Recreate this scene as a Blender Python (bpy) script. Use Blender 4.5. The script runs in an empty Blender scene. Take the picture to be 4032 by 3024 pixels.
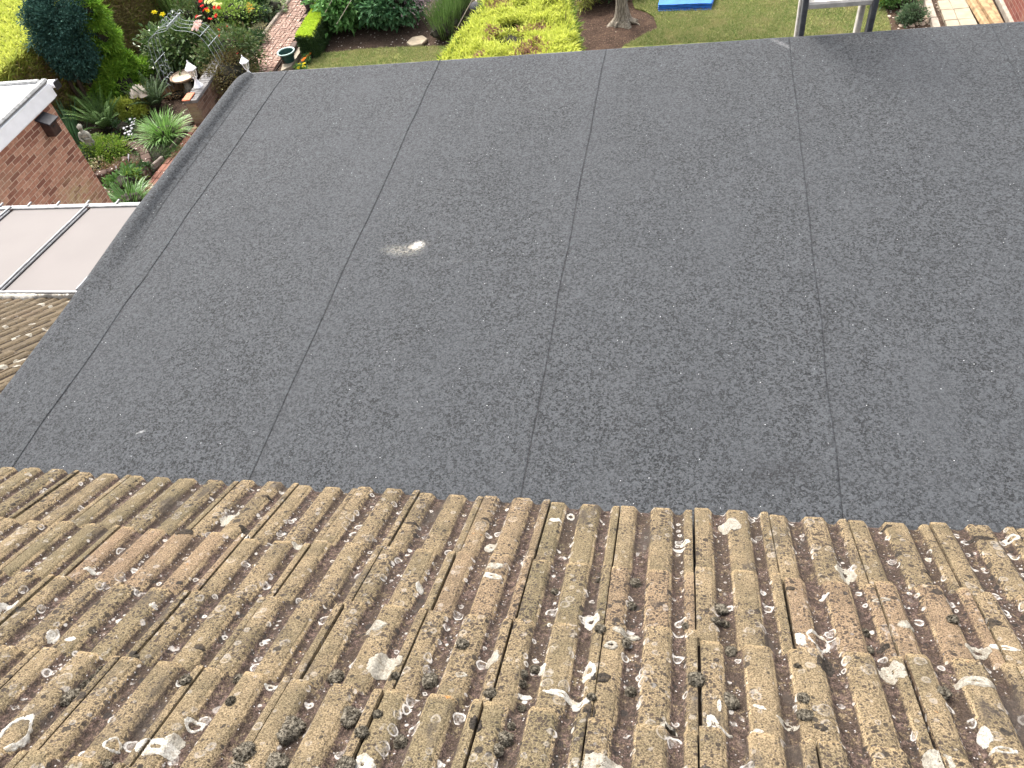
import bpy, math, random
import numpy as np
from mathutils import Vector, Matrix, noise

random.seed(7); RNG = np.random.default_rng(7)
SC = bpy.context.scene
COL = SC.collection

# ------------------------------------------------------------------ camera
F, YAW, PITCH, ROLL, CAMZ = 3171.3, 0.3356964, 0.8242482, 0.2239027, 1.98691
_f = Vector((-math.sin(YAW)*math.cos(PITCH), math.cos(YAW)*math.cos(PITCH), -math.sin(PITCH)))
_r0 = Vector((math.cos(YAW), math.sin(YAW), 0)); _d0 = -_r0.cross(_f)
CR = math.cos(ROLL)*_r0 + math.sin(ROLL)*_d0
CD = -math.sin(ROLL)*_r0 + math.cos(ROLL)*_d0
cam = bpy.data.cameras.new('camera'); camo = bpy.data.objects.new('camera', cam); COL.objects.link(camo)
m = Matrix((CR, -CD, -_f)).transposed().to_4x4(); m.translation = (0, 0, CAMZ)
camo.matrix_world = m
cam.sensor_width = 36; cam.lens = 36*F/4032; cam.clip_start = .05; cam.clip_end = 500
SC.camera = camo

# ------------------------------------------------------------------ light
SUN_AZ, SUN_EL = math.radians(-38), math.radians(54)   # azimuth from +Y, towards +X positive
w = bpy.data.worlds.new('World'); SC.world = w; w.use_nodes = True
nt = w.node_tree; bg = nt.nodes['Background']
sky = nt.nodes.new('ShaderNodeTexSky'); sky.sky_type = 'NISHITA'; sky.sun_disc = False
sky.sun_elevation = SUN_EL; sky.sun_rotation = SUN_AZ
sky.air_density = 1.0; sky.dust_density = 6.0; sky.ozone_density = 1.0
hs = nt.nodes.new('ShaderNodeHueSaturation'); hs.inputs['Saturation'].default_value = .35
nt.links.new(sky.outputs[0], hs.inputs['Color']); nt.links.new(hs.outputs[0], bg.inputs[0])
bg.inputs[1].default_value = .15
sl = bpy.data.lights.new('sun', 'SUN'); sl.energy = .85; sl.angle = math.radians(20); sl.color = (1, .95, .86)
so = bpy.data.objects.new('sun', sl); COL.objects.link(so)
sd = Vector((math.sin(SUN_AZ)*math.cos(SUN_EL), math.cos(SUN_AZ)*math.cos(SUN_EL), math.sin(SUN_EL)))
so.rotation_euler = sd.to_track_quat('Z', 'Y').to_euler()
SC.view_settings.view_transform = 'Standard'; SC.view_settings.look = 'None'
SC.view_settings.exposure = 1.85; SC.view_settings.gamma = 1

# ------------------------------------------------------------------ helpers: picture -> place
def ray(px, py):
    return CR*((px-2016)/F) + CD*((py-1512)/F) + _f
def at(px, py, z):
    d = ray(px, py); return Vector((0, 0, CAMZ)) + d*((z-CAMZ)/d.z)
def aty(px, py, y):
    d = ray(px, py); return Vector((0, 0, CAMZ)) + d*(y/d.y)
ZG = -5.0
def G(px, py): return at(px, py, ZG)

# ------------------------------------------------------------------ helpers: objects
def tag(o, label=None, cat=None, group=None, kind=None):
    if label: o['label'] = label
    if cat: o['category'] = cat
    if group: o['group'] = group
    if kind: o['kind'] = kind
    return o
def empty(name, loc=(0, 0, 0), label=None, cat=None, group=None, parent=None):
    o = bpy.data.objects.new(name, None); COL.objects.link(o); o.location = loc; o.empty_display_size = .1
    if parent: o.parent = parent
    return tag(o, label, cat, group)
def copy_tree(o, parent=None):
    c = o.copy(); COL.objects.link(c)
    if parent: c.parent = parent
    for ch in o.children: copy_tree(ch, c)
    return c

class MB:
    def __init__(s): s.v = []; s.f = []; s.n = 0
    def add(s, v, f):
        v = np.asarray(v, float).reshape(-1, 3)
        s.v.append(v); s.f.extend([[i+s.n for i in q] for q in f]); s.n += len(v)
    def addq(s, v, k=4):          # v: (n,k,3) independent polygons
        v = np.asarray(v, float); n = len(v)
        s.v.append(v.reshape(-1, 3)); s.f.extend((np.arange(n*k).reshape(n, k)+s.n).tolist()); s.n += n*k
    def grid(s, P, flip=False):   # P: (a,b,3)
        a, b, _ = P.shape; i = np.arange(a*b).reshape(a, b)
        q = np.stack([i[:-1, :-1], i[1:, :-1], i[1:, 1:], i[:-1, 1:]], -1).reshape(-1, 4)
        if flip: q = q[:, ::-1]
        s.v.append(P.reshape(-1, 3)); s.f.extend((q+s.n).tolist()); s.n += a*b
    def box(s, c, size, M=None, bev=0.0):
        sx, sy, sz = [k/2 for k in size]; c = Vector(c)
        b = min(bev, sx*.8, sy*.8, sz*.8)
        bm = []
        if b <= 0:
            v = [(x, y, z) for x in (-sx, sx) for y in (-sy, sy) for z in (-sz, sz)]
            f = [(0, 1, 3, 2), (4, 6, 7, 5), (0, 4, 5, 1), (2, 3, 7, 6), (0, 2, 6, 4), (1, 5, 7, 3)]
        else:
            v = []; idx = {}
            for ix in (-1, 1):
                for iy in (-1, 1):
                    for iz in (-1, 1):
                        for ax in range(3):
                            p = [ix*(sx-b), iy*(sy-b), iz*(sz-b)]; p[ax] += (ix, iy, iz)[ax]*b
                            idx[(ix, iy, iz, ax)] = len(v); v.append(p)
            f = []
            for ax in range(3):
                u, w_ = [k for k in range(3) if k != ax]
                for sg in (-1, 1):
                    q = []
                    for (a, b2) in ((-1, -1), (1, -1), (1, 1), (-1, 1)):
                        k = [0, 0, 0]; k[ax] = sg; k[u] = a; k[w_] = b2; q.append(idx[(*k, ax)])
                    f.append(q if (sg > 0) == (ax != 1) else q[::-1])
                    # edges
                for a in (-1, 1):
                    for b2 in (-1, 1):
                        k1 = [0, 0, 0]; k1[ax] = -1; k1[u] = a; k1[w_] = b2
                        k2 = list(k1); k2[ax] = 1
                        q = [idx[(*k1, u)], idx[(*k2, u)], idx[(*k2, w_)], idx[(*k1, w_)]]
                        f.append(q)
            for ix in (-1, 1):
                for iy in (-1, 1):
                    for iz in (-1, 1):
                        f.append([idx[(ix, iy, iz, a)] for a in range(3)])
        v = [(M @ Vector(p) if M is not None else Vector(p)) + c for p in v]
        s.add([tuple(p) for p in v], f)
    def tube(s, path, r, n=6, cap=True):
        path = [Vector(p) for p in path]; k = len(path)
        rr = r if hasattr(r, '__len__') else [r]*k
        t0 = (path[1]-path[0]).normalized(); up = Vector((0, 0, 1)) if abs(t0.z) < .9 else Vector((1, 0, 0))
        a = t0.cross(up).normalized(); V = []
        for i, p in enumerate(path):
            t = (path[min(i+1, k-1)]-path[max(i-1, 0)]).normalized()
            a = (a - t*a.dot(t)).normalized(); b = t.cross(a)
            for j in range(n):
                th = 2*math.pi*j/n; V.append(p + (a*math.cos(th)+b*math.sin(th))*rr[i])
        Fc = [(i*n+j, i*n+(j+1) % n, (i+1)*n+(j+1) % n, (i+1)*n+j) for i in range(k-1) for j in range(n)]
        if cap: Fc += [tuple(range(n))[::-1], tuple((k-1)*n+j for j in range(n))]
        s.add([tuple(p) for p in V], Fc)
    def lathe(s, prof, n=24, c=(0, 0, 0), ph=0.0, jit=0.0, cap=True):
        V = []; c = Vector(c)
        for r, z in prof:
            for j in range(n):
                th = 2*math.pi*j/n+ph; q = r*(1+random.uniform(-jit, jit))
                V.append((c.x+q*math.cos(th), c.y+q*math.sin(th), c.z+z))
        k = len(prof)
        Fc = [(i*n+j, i*n+(j+1) % n, (i+1)*n+(j+1) % n, (i+1)*n+j) for i in range(k-1) for j in range(n)]
        if cap: Fc += [tuple(range(n))[::-1], tuple((k-1)*n+j for j in range(n))]
        s.add(V, Fc)
    def build(s, name, mat, parent=None, smooth=False, kind=None):
        me = bpy.data.meshes.new(name); v = np.concatenate(s.v) if s.v else np.zeros((0, 3))
        me.from_pydata(v.tolist(), [], s.f); me.update()
        if smooth: me.polygons.foreach_set('use_smooth', [True]*len(me.polygons))
        for q in (mat if isinstance(mat, (list, tuple)) else [mat]): me.materials.append(q)
        o = bpy.data.objects.new(name, me); COL.objects.link(o)
        if parent:
            o.parent = parent; o.matrix_parent_inverse = Matrix.Translation(-world_loc(parent))
        if kind: o['kind'] = kind
        return o
def world_loc(o):
    l = Vector(o.location)
    if o.parent and o.type == 'EMPTY': l = l + world_loc(o.parent)
    if o.type == 'MESH': l = Vector((0, 0, 0))
    return l

# ------------------------------------------------------------------ helpers: materials
class NT:
    def __init__(s, name, rough=.9, spec=.3):
        s.m = bpy.data.materials.new(name); s.m.use_nodes = True; s.t = s.m.node_tree
        s.b = s.t.nodes['Principled BSDF']; s.b.inputs['Roughness'].default_value = rough
        s.b.inputs['Specular IOR Level'].default_value = spec
        s.co = s.t.nodes.new('ShaderNodeTexCoord').outputs['Object']
    def nd(s, t, **kw):
        n = s.t.nodes.new(t)
        for k, v in kw.items(): setattr(n, k, v)
        return n
    def put(s, sock, v):
        if isinstance(v, bpy.types.NodeSocket): s.t.links.new(v, sock)
        elif isinstance(v, (tuple, list)): sock.default_value = (*v, 1) if len(v) == 3 and sock.type == 'RGBA' else v
        else: sock.default_value = v
    def noise(s, scale, detail=3, rough=.55, co=None, out='Fac', dist=0):
        n = s.nd('ShaderNodeTexNoise'); n.inputs['Scale'].default_value = scale; n.inputs['Detail'].default_value = detail
        n.inputs['Roughness'].default_value = rough; n.inputs['Distortion'].default_value = dist
        s.put(n.inputs['Vector'], co or s.co); return n.outputs[out]
    def vor(s, scale, feature='F1', co=None, rnd=1.0):
        n = s.nd('ShaderNodeTexVoronoi', feature=feature); n.inputs['Scale'].default_value = scale
        n.inputs['Randomness'].default_value = rnd; s.put(n.inputs['Vector'], co or s.co); return n
    def ramp(s, x, a, b, lo=0.0, hi=1.0):      # smooth map a..b -> lo..hi
        n = s.nd('ShaderNodeMapRange', interpolation_type='SMOOTHSTEP')
        s.put(n.inputs[0], x)
        for i, v in enumerate((a, b, lo, hi)): s.put(n.inputs[i+1], v)
        return n.outputs[0]
    def math(s, op, a, b=0.0):
        n = s.nd('ShaderNodeMath', operation=op); s.put(n.inputs[0], a); s.put(n.inputs[1], b); return n.outputs[0]
    def mix(s, f, a, b, mode='MIX'):
        n = s.nd('ShaderNodeMix', data_type='RGBA', blend_type=mode)
        s.put(n.inputs[0], f); s.put(n.inputs[6], a); s.put(n.inputs[7], b); return n.outputs[2]
    def mapping(s, scale=(1, 1, 1), rot=(0, 0, 0), loc=(0, 0, 0), co=None):
        n = s.nd('ShaderNodeMapping'); s.put(n.inputs[0], co or s.co)
        n.inputs['Scale'].default_value = scale; n.inputs['Rotation'].default_value = rot; n.inputs['Location'].default_value = loc
        return n.outputs[0]
    def bump(s, h, strength=.5, dist=.01):
        n = s.nd('ShaderNodeBump'); n.inputs['Strength'].default_value = strength; n.inputs['Distance'].default_value = dist
        s.put(n.inputs['Height'], h); s.t.links.new(n.outputs[0], s.b.inputs['Normal'])
    def island(s): return s.nd('ShaderNodeNewGeometry').outputs['Random Per Island']
    def attr(s, name): return s.nd('ShaderNodeAttribute', attribute_name=name).outputs['Fac']
    def done(s, col):
        s.put(s.b.inputs['Base Color'], col); return s.m
_mc = {}
def plain(name, col, rough=.6, var=.15, scale=30, spec=.4, metal=0.0, bump=0.0):
    if name in _mc: return _mc[name]
    n = NT(name, rough, spec); n.b.inputs['Metallic'].default_value = metal
    f = n.noise(scale, 4)
    c2 = tuple(k*(1-var) for k in col); c1 = tuple(min(1, k*(1+var)) for k in col)
    if bump: n.bump(n.noise(scale*6, 3), bump, .004)
    _mc[name] = n.done(n.mix(n.ramp(f, .3, .7), c2, c1)); return _mc[name]
def leafmat(name, cols, rough=.55, trans=.25, spec=.35, patch=None):
    """leaf colours vary leaf by leaf between the given colours"""
    if name in _mc: return _mc[name]
    n = NT(name, rough, spec)
    cols = [tuple(min(.75, k*1.25) for k in c) for c in cols]
    r = n.nd('ShaderNodeValToRGB'); el = r.color_ramp.elements
    while len(el) < len(cols): el.new(.5)
    for i, c in enumerate(cols): el[i].position = i/(len(cols)-1); el[i].color = (*c, 1)
    n.put(r.inputs[0], n.island())
    c = n.mix(n.ramp(n.noise(3.0, 3), .35, .65, 0, .35), r.outputs[0], cols[len(cols)//2])
    if patch: c = n.mix(n.ramp(n.noise(2.2, 5, .65), .45, .66, 0, .75), c, patch)
    n.put(n.b.inputs['Base Color'], c)
    tr = n.nd('ShaderNodeBsdfTranslucent'); n.put(tr.inputs[0], c)
    mx = n.nd('ShaderNodeMixShader'); mx.inputs[0].default_value = trans
    out = n.t.nodes['Material Output']
    n.t.links.new(n.b.outputs[0], mx.inputs[1]); n.t.links.new(tr.outputs[0], mx.inputs[2]); n.t.links.new(mx.outputs[0], out.inputs[0])
    _mc[name] = n.m; return n.m

def mat_tiles(name, dull=0.0):
    n = NT(name, .95, .15)
    isl = n.island(); val = n.attr('valley')
    big = n.noise(9, 4); mid = n.noise(38, 4, .6); grit = n.noise(330, 2, .6); fine = n.noise(120, 4, .7)
    c = n.mix(n.ramp(big, .35, .68), (.180, .138, .086), (.116, .093, .058))
    c = n.mix(n.ramp(mid, .45, .75, 0, .5), c, (.222, .176, .112))
    c = n.mix(n.ramp(isl, .78, 1, 0, .45), c, (.185, .118, .085))           # pinkish tiles
    c = n.mix(n.ramp(isl, .3, 0, 0, .45), c, (.098, .085, .050))           # olive tiles
    # worn purple brown channels
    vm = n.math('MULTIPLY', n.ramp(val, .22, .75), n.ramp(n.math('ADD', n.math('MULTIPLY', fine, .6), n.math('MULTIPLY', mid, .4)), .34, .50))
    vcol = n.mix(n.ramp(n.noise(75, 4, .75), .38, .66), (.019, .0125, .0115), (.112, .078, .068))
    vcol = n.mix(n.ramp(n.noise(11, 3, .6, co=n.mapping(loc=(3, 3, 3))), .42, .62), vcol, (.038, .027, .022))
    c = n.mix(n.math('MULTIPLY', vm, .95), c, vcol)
    # bright rubbed arrises
    er = n.math('MULTIPLY', n.math('MULTIPLY', n.ramp(val, .10, .30), n.ramp(val, .66, .40)), n.ramp(n.noise(13, 4, .6), .42, .60))
    c = n.mix(n.math('MULTIPLY', er, .75), c, (.300, .230, .140))
    c = n.mix(n.math('MULTIPLY', n.math('MULTIPLY', n.ramp(n.attr('lip'), .25, .95), n.ramp(val, .8, .3)), n.ramp(n.noise(18, 3, .6), .34, .55, .1, .85)), c, (.275, .205, .120))
    # sand grit
    c = n.mix(1.0, c, n.mix(n.ramp(grit, .32, .68), (.46, .44, .41), (1.38, 1.37, 1.34)), 'MULTIPLY')
    # small black lichen dots, many
    dn = n.noise(45, 2, .5, out='Color')
    add = n.nd('ShaderNodeVectorMath', operation='MULTIPLY_ADD'); n.put(add.inputs[0], dn); add.inputs[1].default_value = (.009, .009, .009); n.put(add.inputs[2], n.co)
    wco = add.outputs[0]
    crowd = n.ramp(n.noise(4.5, 3, .6, co=n.mapping(loc=(6, 1, 2))), .35, .62, .45, .85)
    for sc_, thr, den, colr, soft in ((105, .66, .12, (.036, .027, .022), .10), (52, .50, .40, (.022, .019, .017), .08), (210, .70, .10, (.046, .034, .028), .15), (26, .40, .66, (.024, .021, .019), .06), (150, .62, .25, (.030, .024, .020), .10)):
        v = n.vor(sc_, co=wco)
        sp = n.nd('ShaderNodeSeparateColor'); n.put(sp.inputs[0], v.outputs['Color'])
        size = n.math('MULTIPLY', n.math('MULTIPLY', n.ramp(sp.outputs[0], den, 1.0), thr), crowd)
        mk = n.ramp(n.math('SUBTRACT', v.outputs['Distance'], size), 0, -soft)
        c = n.mix(n.math('MULTIPLY', mk, .85), c, colr)
    # crescents, rings and crusts of white lichen
    for sc_, r0, wd, den, k, off in ((34, .33, .09, .84, .85, 0), (21, .30, .05, .84, .85, 3.7), (60, .32, .13, .87, .75, 7.1), (28, .34, .08, .85, .9, 12.3)):
        v = n.vor(sc_, co=n.mapping((1, 1, 1), loc=(off, off*.3, 0), co=wco))
        sp = n.nd('ShaderNodeSeparateColor'); n.put(sp.inputs[0], v.outputs['Color'])
        rad = n.math('MULTIPLY', n.ramp(sp.outputs[1], 0, 1, .5, 1.1), r0)
        dd = n.math('ABSOLUTE', n.math('SUBTRACT', v.outputs['Distance'], rad))
        on = n.ramp(sp.outputs[0], den, den+.02)
        ring = n.math('MULTIPLY', n.ramp(dd, wd, wd*.35), on)
        ring = n.math('MULTIPLY', ring, n.ramp(n.noise(48, 2, co=n.mapping(loc=(off+5, 0, 0))), .36, .52))
        fill = n.math('MULTIPLY', n.math('MULTIPLY', n.ramp(v.outputs['Distance'], rad, n.math('MULTIPLY', rad, .7)), on), .42)
        ring = n.math('MAXIMUM', ring, n.math('MULTIPLY', fill, n.ramp(fine, .40, .6)))
        ring = n.math('MULTIPLY', ring, n.ramp(val, .0, .6, .32, 1.0))
        c = n.mix(n.math('MULTIPLY', ring, k), c, (.40, .375, .345))
    # fine pale flecks in the channels
    v = n.vor(210, co=wco); sp = n.nd('ShaderNodeSeparateColor'); n.put(sp.inputs[0], v.outputs['Color'])
    fl = n.math('MULTIPLY', n.ramp(v.outputs['Distance'], .45, .22), n.ramp(sp.outputs[0], .90, .93))
    c = n.mix(n.math('MULTIPLY', n.math('MULTIPLY', fl, n.ramp(val, .1, .7, .12, .9)), n.ramp(n.noise(14, 2), .36, .55)), c, (.40, .375, .36))
    # rust orange lichen, rare
    c = n.mix(n.math('MULTIPLY', n.ramp(n.noise(24, 3, .6, co=n.mapping(loc=(9, 4, 2))), .73, .78), .7), c, (.36, .15, .035))
    # sooty algae streaks, with shapes of their own
    al = n.noise(5.5, 4, .65, co=n.mapping((1.8, .7, .7), loc=(2, 8, 1)))
    c = n.mix(n.ramp(al, .57, .68, 0, .74), c, (.045, .037, .031))
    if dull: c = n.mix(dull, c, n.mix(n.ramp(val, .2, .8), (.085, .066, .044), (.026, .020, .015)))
    h = n.math('ADD', n.math('MULTIPLY', grit, .5), n.math('ADD', n.math('MULTIPLY', fine, .8), n.math('MULTIPLY', mid, .5)))
    n.bump(h, 1.0, .006)
    return n.done(c)

def mat_felt():
    n = NT('mineral_felt', .88, .32)
    g1 = n.vor(210); g2 = n.vor(120, co=n.mapping(loc=(3, 1, 7)))
    s1 = n.nd('ShaderNodeSeparateColor'); n.put(s1.inputs[0], g1.outputs['Color'])
    s2 = n.nd('ShaderNodeSeparateColor'); n.put(s2.inputs[0], g2.outputs['Color'])
    a = n.math('ADD', n.math('MULTIPLY', s1.outputs[0], .55), n.math('MULTIPLY', s2.outputs[1], .45))
    a = n.math('ADD', n.math('MULTIPLY', a, .62), n.math('MULTIPLY', n.noise(75, 4, .75), .38))
    c = n.mix(n.ramp(a, .28, .72), (.0055, .0059, .0064), (.0455, .0474, .0500))
    # rubbed, dusty and bare areas
    c = n.mix(n.ramp(n.noise(1.9, 5, .62), .42, .72, 0, .30), c, (0.0315, 0.0332, 0.0358))
    c = n.mix(n.ramp(n.noise(.9, 4, .6, co=n.mapping(loc=(4, 2, 0))), .52, .75, 0, .16), c, (0.0140, 0.0152, 0.0170))
    c = n.mix(n.ramp(n.noise(6, 4, .7, co=n.mapping((1, .35, 1), loc=(1, 0, 0))), .58, .80, 0, .25), c, (0.0434, 0.0451, 0.0483))
    st = n.noise(1.0, 4, .6, co=n.mapping((2.6, .55, 1), loc=(7, 3, 0)))
    c = n.mix(n.ramp(st, .46, .70, 0, .30), c, (0.0392, 0.0407, 0.0433))
    c = n.mix(n.ramp(n.noise(3.4, 5, .7, co=n.mapping(loc=(2, 9, 0))), .50, .74, 0, .36), c, (0.0427, 0.0440, 0.0462))
    c = n.mix(1.0, c, n.mix(n.island(), (.93, .975, 1.02), (1.09, 1.13, 1.17)), 'MULTIPLY')
    c = n.mix(n.ramp(n.noise(1.0, 4, .65, co=n.mapping((7, .5, 1), loc=(1, 6, 0))), .52, .78, 0, .13), c, (.058, .060, .064))
    c = n.mix(n.ramp(n.noise(1.0, 5, .7, co=n.mapping((1.2, 4, 1), loc=(5, 1, 0))), .58, .80, 0, .16), c, (.060, .062, .066))
    gr = n.noise(300, 2, .6, co=n.mapping(loc=(1, 5, 0)))
    c = n.mix(n.ramp(gr, .57, .68, 0, .75), c, (0.0840, 0.0861, 0.0889))
    # glassy bright chips
    v = n.vor(230, co=n.mapping(loc=(1.3, 2.2, 0))); sp = n.nd('ShaderNodeSeparateColor'); n.put(sp.inputs[0], v.outputs['Color'])
    c = n.mix(n.math('MULTIPLY', n.ramp(v.outputs['Distance'], .42, .25), n.ramp(sp.outputs[0], .9982, .9988)), c, (.45, .45, .46))
    # scuffs: pale stain left by a bag, foot scrapes
    def spot(px, py, rx, ry, ang, col, k, thr=.45):
        nonlocal c
        p = at(px, py, 0)
        mp = n.nd('ShaderNodeMapping', vector_type='TEXTURE'); n.put(mp.inputs[0], n.co)
        mp.inputs['Location'].default_value = p; mp.inputs['Rotation'].default_value = (0, 0, ang); mp.inputs['Scale'].default_value = (rx, ry, 1)
        ln = n.nd('ShaderNodeVectorMath', operation='LENGTH'); n.put(ln.inputs[0], mp.outputs[0])
        f = n.math('MULTIPLY', n.ramp(ln.outputs['Value'], 1.0, .12), n.ramp(n.noise(95, 4, .75), thr-.12, thr+.16))
        c = n.mix(n.math('MULTIPLY', f, k), c, col)
    spot(1644, 965, .040, .034, .60, (.66, .63, .56), 1.0, .45)
    spot(1626, 972, .032, .016, .2, (.40, .36, .29), .8, .46)
    spot(1634, 970, .085, .05, .35, (.20, .18, .15), .5, .52)
    spot(1580, 985, .12, .05, -.1, (.40, .37, .30), .35, .5)
    spot(1790, 1030, .24, .010, -.02, (0.1190, 0.1190, 0.1190), .4, .54)
    spot(555, 1700, .03, .010, .5, (.3, .3, .3), .6)
    spot(3080, 175, .11, .022, -.9, (.2, .2, .2), .5)
    spot(3060, 1860, .2, .06, .2, (0.0140, 0.0140, 0.0154), .5)
    h = n.math('ADD', n.math('MULTIPLY', a, 1.0), n.math('MULTIPLY', n.noise(18, 3), .6))
    n.bump(h, .55, .004)
    return n.done(c)

def mat_brick(name, cols, mortar, bw=.215, bh=.065, gap=.010, axes='YZ', stain=None):
    n = NT(name, .92, .2)
    sp = n.nd('ShaderNodeSeparateXYZ'); n.put(sp.inputs[0], n.co)
    cb = n.nd('ShaderNodeCombineXYZ'); ix = {'X': 0, 'Y': 1, 'Z': 2}
    n.put(cb.inputs[0], sp.outputs[ix[axes[0]]]); n.put(cb.inputs[1], sp.outputs[ix[axes[1]]])
    warp = n.noise(30, 2, out='Color')
    ad = n.nd('ShaderNodeVectorMath', operation='MULTIPLY_ADD'); n.put(ad.inputs[0], warp); ad.inputs[1].default_value = (.006, .006, 0); n.put(ad.inputs[2], cb.outputs[0])
    b = n.nd('ShaderNodeTexBrick', offset=.5); n.put(b.inputs['Vector'], ad.outputs[0])
    b.inputs['Scale'].default_value = 1; b.inputs['Mortar Size'].default_value = gap/2; b.inputs['Brick Width'].default_value = bw+gap
    b.inputs['Row Height'].default_value = bh+gap; b.inputs['Mortar Smooth'].default_value = .15; b.inputs['Bias'].default_value = -.1
    b.inputs['Color1'].default_value = (0, 0, 0, 1); b.inputs['Color2'].default_value = (1, 1, 1, 1); b.inputs['Mortar'].default_value = (.5, .5, .5, 1)
    r = n.nd('ShaderNodeValToRGB'); el = r.color_ramp.elements
    while len(el) < len(cols): el.new(.5)
    for i, q in enumerate(cols): el[i].position = i/(len(cols)-1); el[i].color = (*q, 1)
    n.put(r.inputs[0], b.outputs['Color'])
    c = n.mix(n.ramp(n.noise(28, 5, .7), .35, .7, 0, .45), r.outputs[0], tuple(k*.55 for k in cols[0]))
    c = n.mix(n.ramp(n.noise(2.3, 4, .6), .5, .72, 0, .45), c, (.30, .19, .125))
    if stain:
        p, rad, col = stain
        mp = n.nd('ShaderNodeMapping', vector_type='TEXTURE'); n.put(mp.inputs[0], n.co)
        mp.inputs['Location'].default_value = p; mp.inputs['Scale'].default_value = rad
        ln = n.nd('ShaderNodeVectorMath', operation='LENGTH'); n.put(ln.inputs[0], mp.outputs[0])
        f = n.math('MULTIPLY', n.ramp(ln.outputs['Value'], 1, .3), n.ramp(n.noise(11, 5, .7), .36, .62))
        c = n.mix(n.math('MULTIPLY', f, .85), c, col)
    c = n.mix(b.outputs['Fac'], c, n.mix(n.ramp(n.noise(14, 3), .35, .65), mortar, tuple(k*.7 for k in mortar)))
    n.bump(n.math('SUBTRACT', n.math('MULTIPLY', n.noise(80, 4, .7), .35), b.outputs['Fac']), .6, .006)
    return n.done(c)

def mat_soil(name='garden_soil', base=((.038, .026, .019), (.105, .072, .053)), pebble=.84):
    n = NT(name, .97, .1)
    a = n.noise(26, 5, .75)
    c = n.mix(n.ramp(a, .3, .7), base[0], base[1])
    c = n.mix(n.ramp(n.noise(3, 4, .6), .45, .7, 0, .5), c, tuple(k*1.25 for k in base[1]))
    v = n.vor(17); sp = n.nd('ShaderNodeSeparateColor'); n.put(sp.inputs[0], v.outputs['Color'])
    c = n.mix(n.math('MULTIPLY', n.ramp(v.outputs['Distance'], .36, .22), n.ramp(sp.outputs[0], pebble, pebble+.02)), c, (.55, .48, .40))
    v2 = n.vor(38); sp2 = n.nd('ShaderNodeSeparateColor'); n.put(sp2.inputs[0], v2.outputs['Color'])
    c = n.mix(n.math('MULTIPLY', n.ramp(v2.outputs['Distance'], .40, .25), n.ramp(sp2.outputs[0], .80, .84)), c, (.20, .14, .10))
    n.bump(n.math('ADD', a, n.math('MULTIPLY', n.noise(90, 3), .4)), 1.0, .04)
    return n.done(c)
def mat_lawn():
    n = NT('lawn_grass', .9, .1)
    a = n.noise(2.6, 5, .65); b = n.noise(60, 4, .8)
    c = n.mix(n.ramp(a, .36, .66), (.11, .155, .038), (.26, .26, .09))
    c = n.mix(n.ramp(n.noise(7, 4, .7), .55, .75, 0, .6), c, (.30, .24, .10))
    c = n.mix(n.ramp(b, .35, .7, 0, .4), c, (.075, .115, .026))
    n.bump(b, .9, .03); return n.done(c)

M = dict(
    tiles=mat_tiles('weathered_concrete_tile'), tiles_old=mat_tiles('weathered_concrete_tile_darker', .68), felt=mat_felt(),
    bitumen=plain('bitumen', (.012, .012, .013), .45, .3, 90),
    moss=None, soil=mat_soil(), lawn=mat_lawn(),
    bark_soil=mat_soil('bark_mulch', ((.028, .018, .013), (.095, .060, .042)), .985),
    stony_soil=mat_soil('stony_soil', ((.035, .023, .016), (.11, .072, .05)), .45),
    white=plain('white_upvc', (.84, .84, .85), .35, .04, 8, .5), white_roof=plain('white_roof_sheet', (.80, .80, .82), .5, .06, 3),
    lead=plain('grey_lead_trim', (.22, .22, .215), .6, .35, 14), alu=plain('aluminium', (.24, .24, .245), .45, .2, 20, .4, .3),
    alu_shade=plain('shade_toned_aluminium', (.085, .088, .095), .55, .25, 25, .4, .2), rung=plain('worn_aluminium_rung', (.50, .47, .42), .5, .2, 30, .4, .1),  # ladder rails: shade on their near faces is put into the metal colour
    poly=plain('cream_polycarbonate', (.165, .150, .142), .75, .03, 2, .15),
    black=plain('black_plastic', (.018, .018, .022), .45, .3, 20), dkwood=plain('dark_stained_timber', (.038, .018, .012), .7, .4, 18),
    orange=plain('terracotta_tile', (.48, .145, .072), .75, .08, 16), coping=plain('slate_coping', (.150, .143, .138), .8, .3, 9, bump=.3),
    stone=plain('weathered_stone', (.27, .26, .215), .95, .45, 16, .2, bump=.5), cream=plain('cream_stone', (.58, .50, .40), .85, .2, 14),
    bowl=plain('bird_bath_bowl', (.72, .58, .43), .8, .12, 12), terracotta_rim=plain('bird_bath_rim', (.36, .25, .17), .85, .35, 20),
    wire=plain('galvanised_wire', (.27, .30, .31), .5, .2, 30, .5), wire_rust=plain('dull_wire', (.20, .20, .18), .7, .4, 30),
    potgreen=plain('green_plastic_pot', (.016, .058, .048), .45, .2, 14), potrim=plain('pale_pot_rim', (.36, .49, .44), .5, .12, 20),
    timber=plain('rough_timber', (.28, .185, .095), .85, .35, 9, bump=.4), timber_dk=plain('old_timber', (.065, .045, .034), .9, .4, 10, bump=.4),
    paving=plain('sandstone_slab', (.30, .255, .19), .85, .14, 5, bump=.3), kerb=plain('pale_concrete_kerb', (.30, .255, .205), .9, .2, 10, bump=.4),
    tarp=plain('blue_tarpaulin', (.022, .140, .46), .55, .15, 5, .25), tarp_in=plain('blue_tarpaulin_fold', (.03, .13, .50), .4, .3, 12),
    trunk=None, stem=plain('brown_stem', (.055, .038, .024), .9, .4, 30), post=plain('rustic_post', (.060, .036, .024), .9, .35, 20),
    core=plain('hedge_inner_twigs', (.022, .020, .011), .95, .5, 14), glass=None, mortar=plain('grey_mortar', (.18, .165, .145), .95, .2, 20),
    render=plain('house_wall_render', (.42, .38, .33), .9, .1, 6),
    lich_white=None, lich_grey=None,
    lich_black=None,
)
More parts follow.
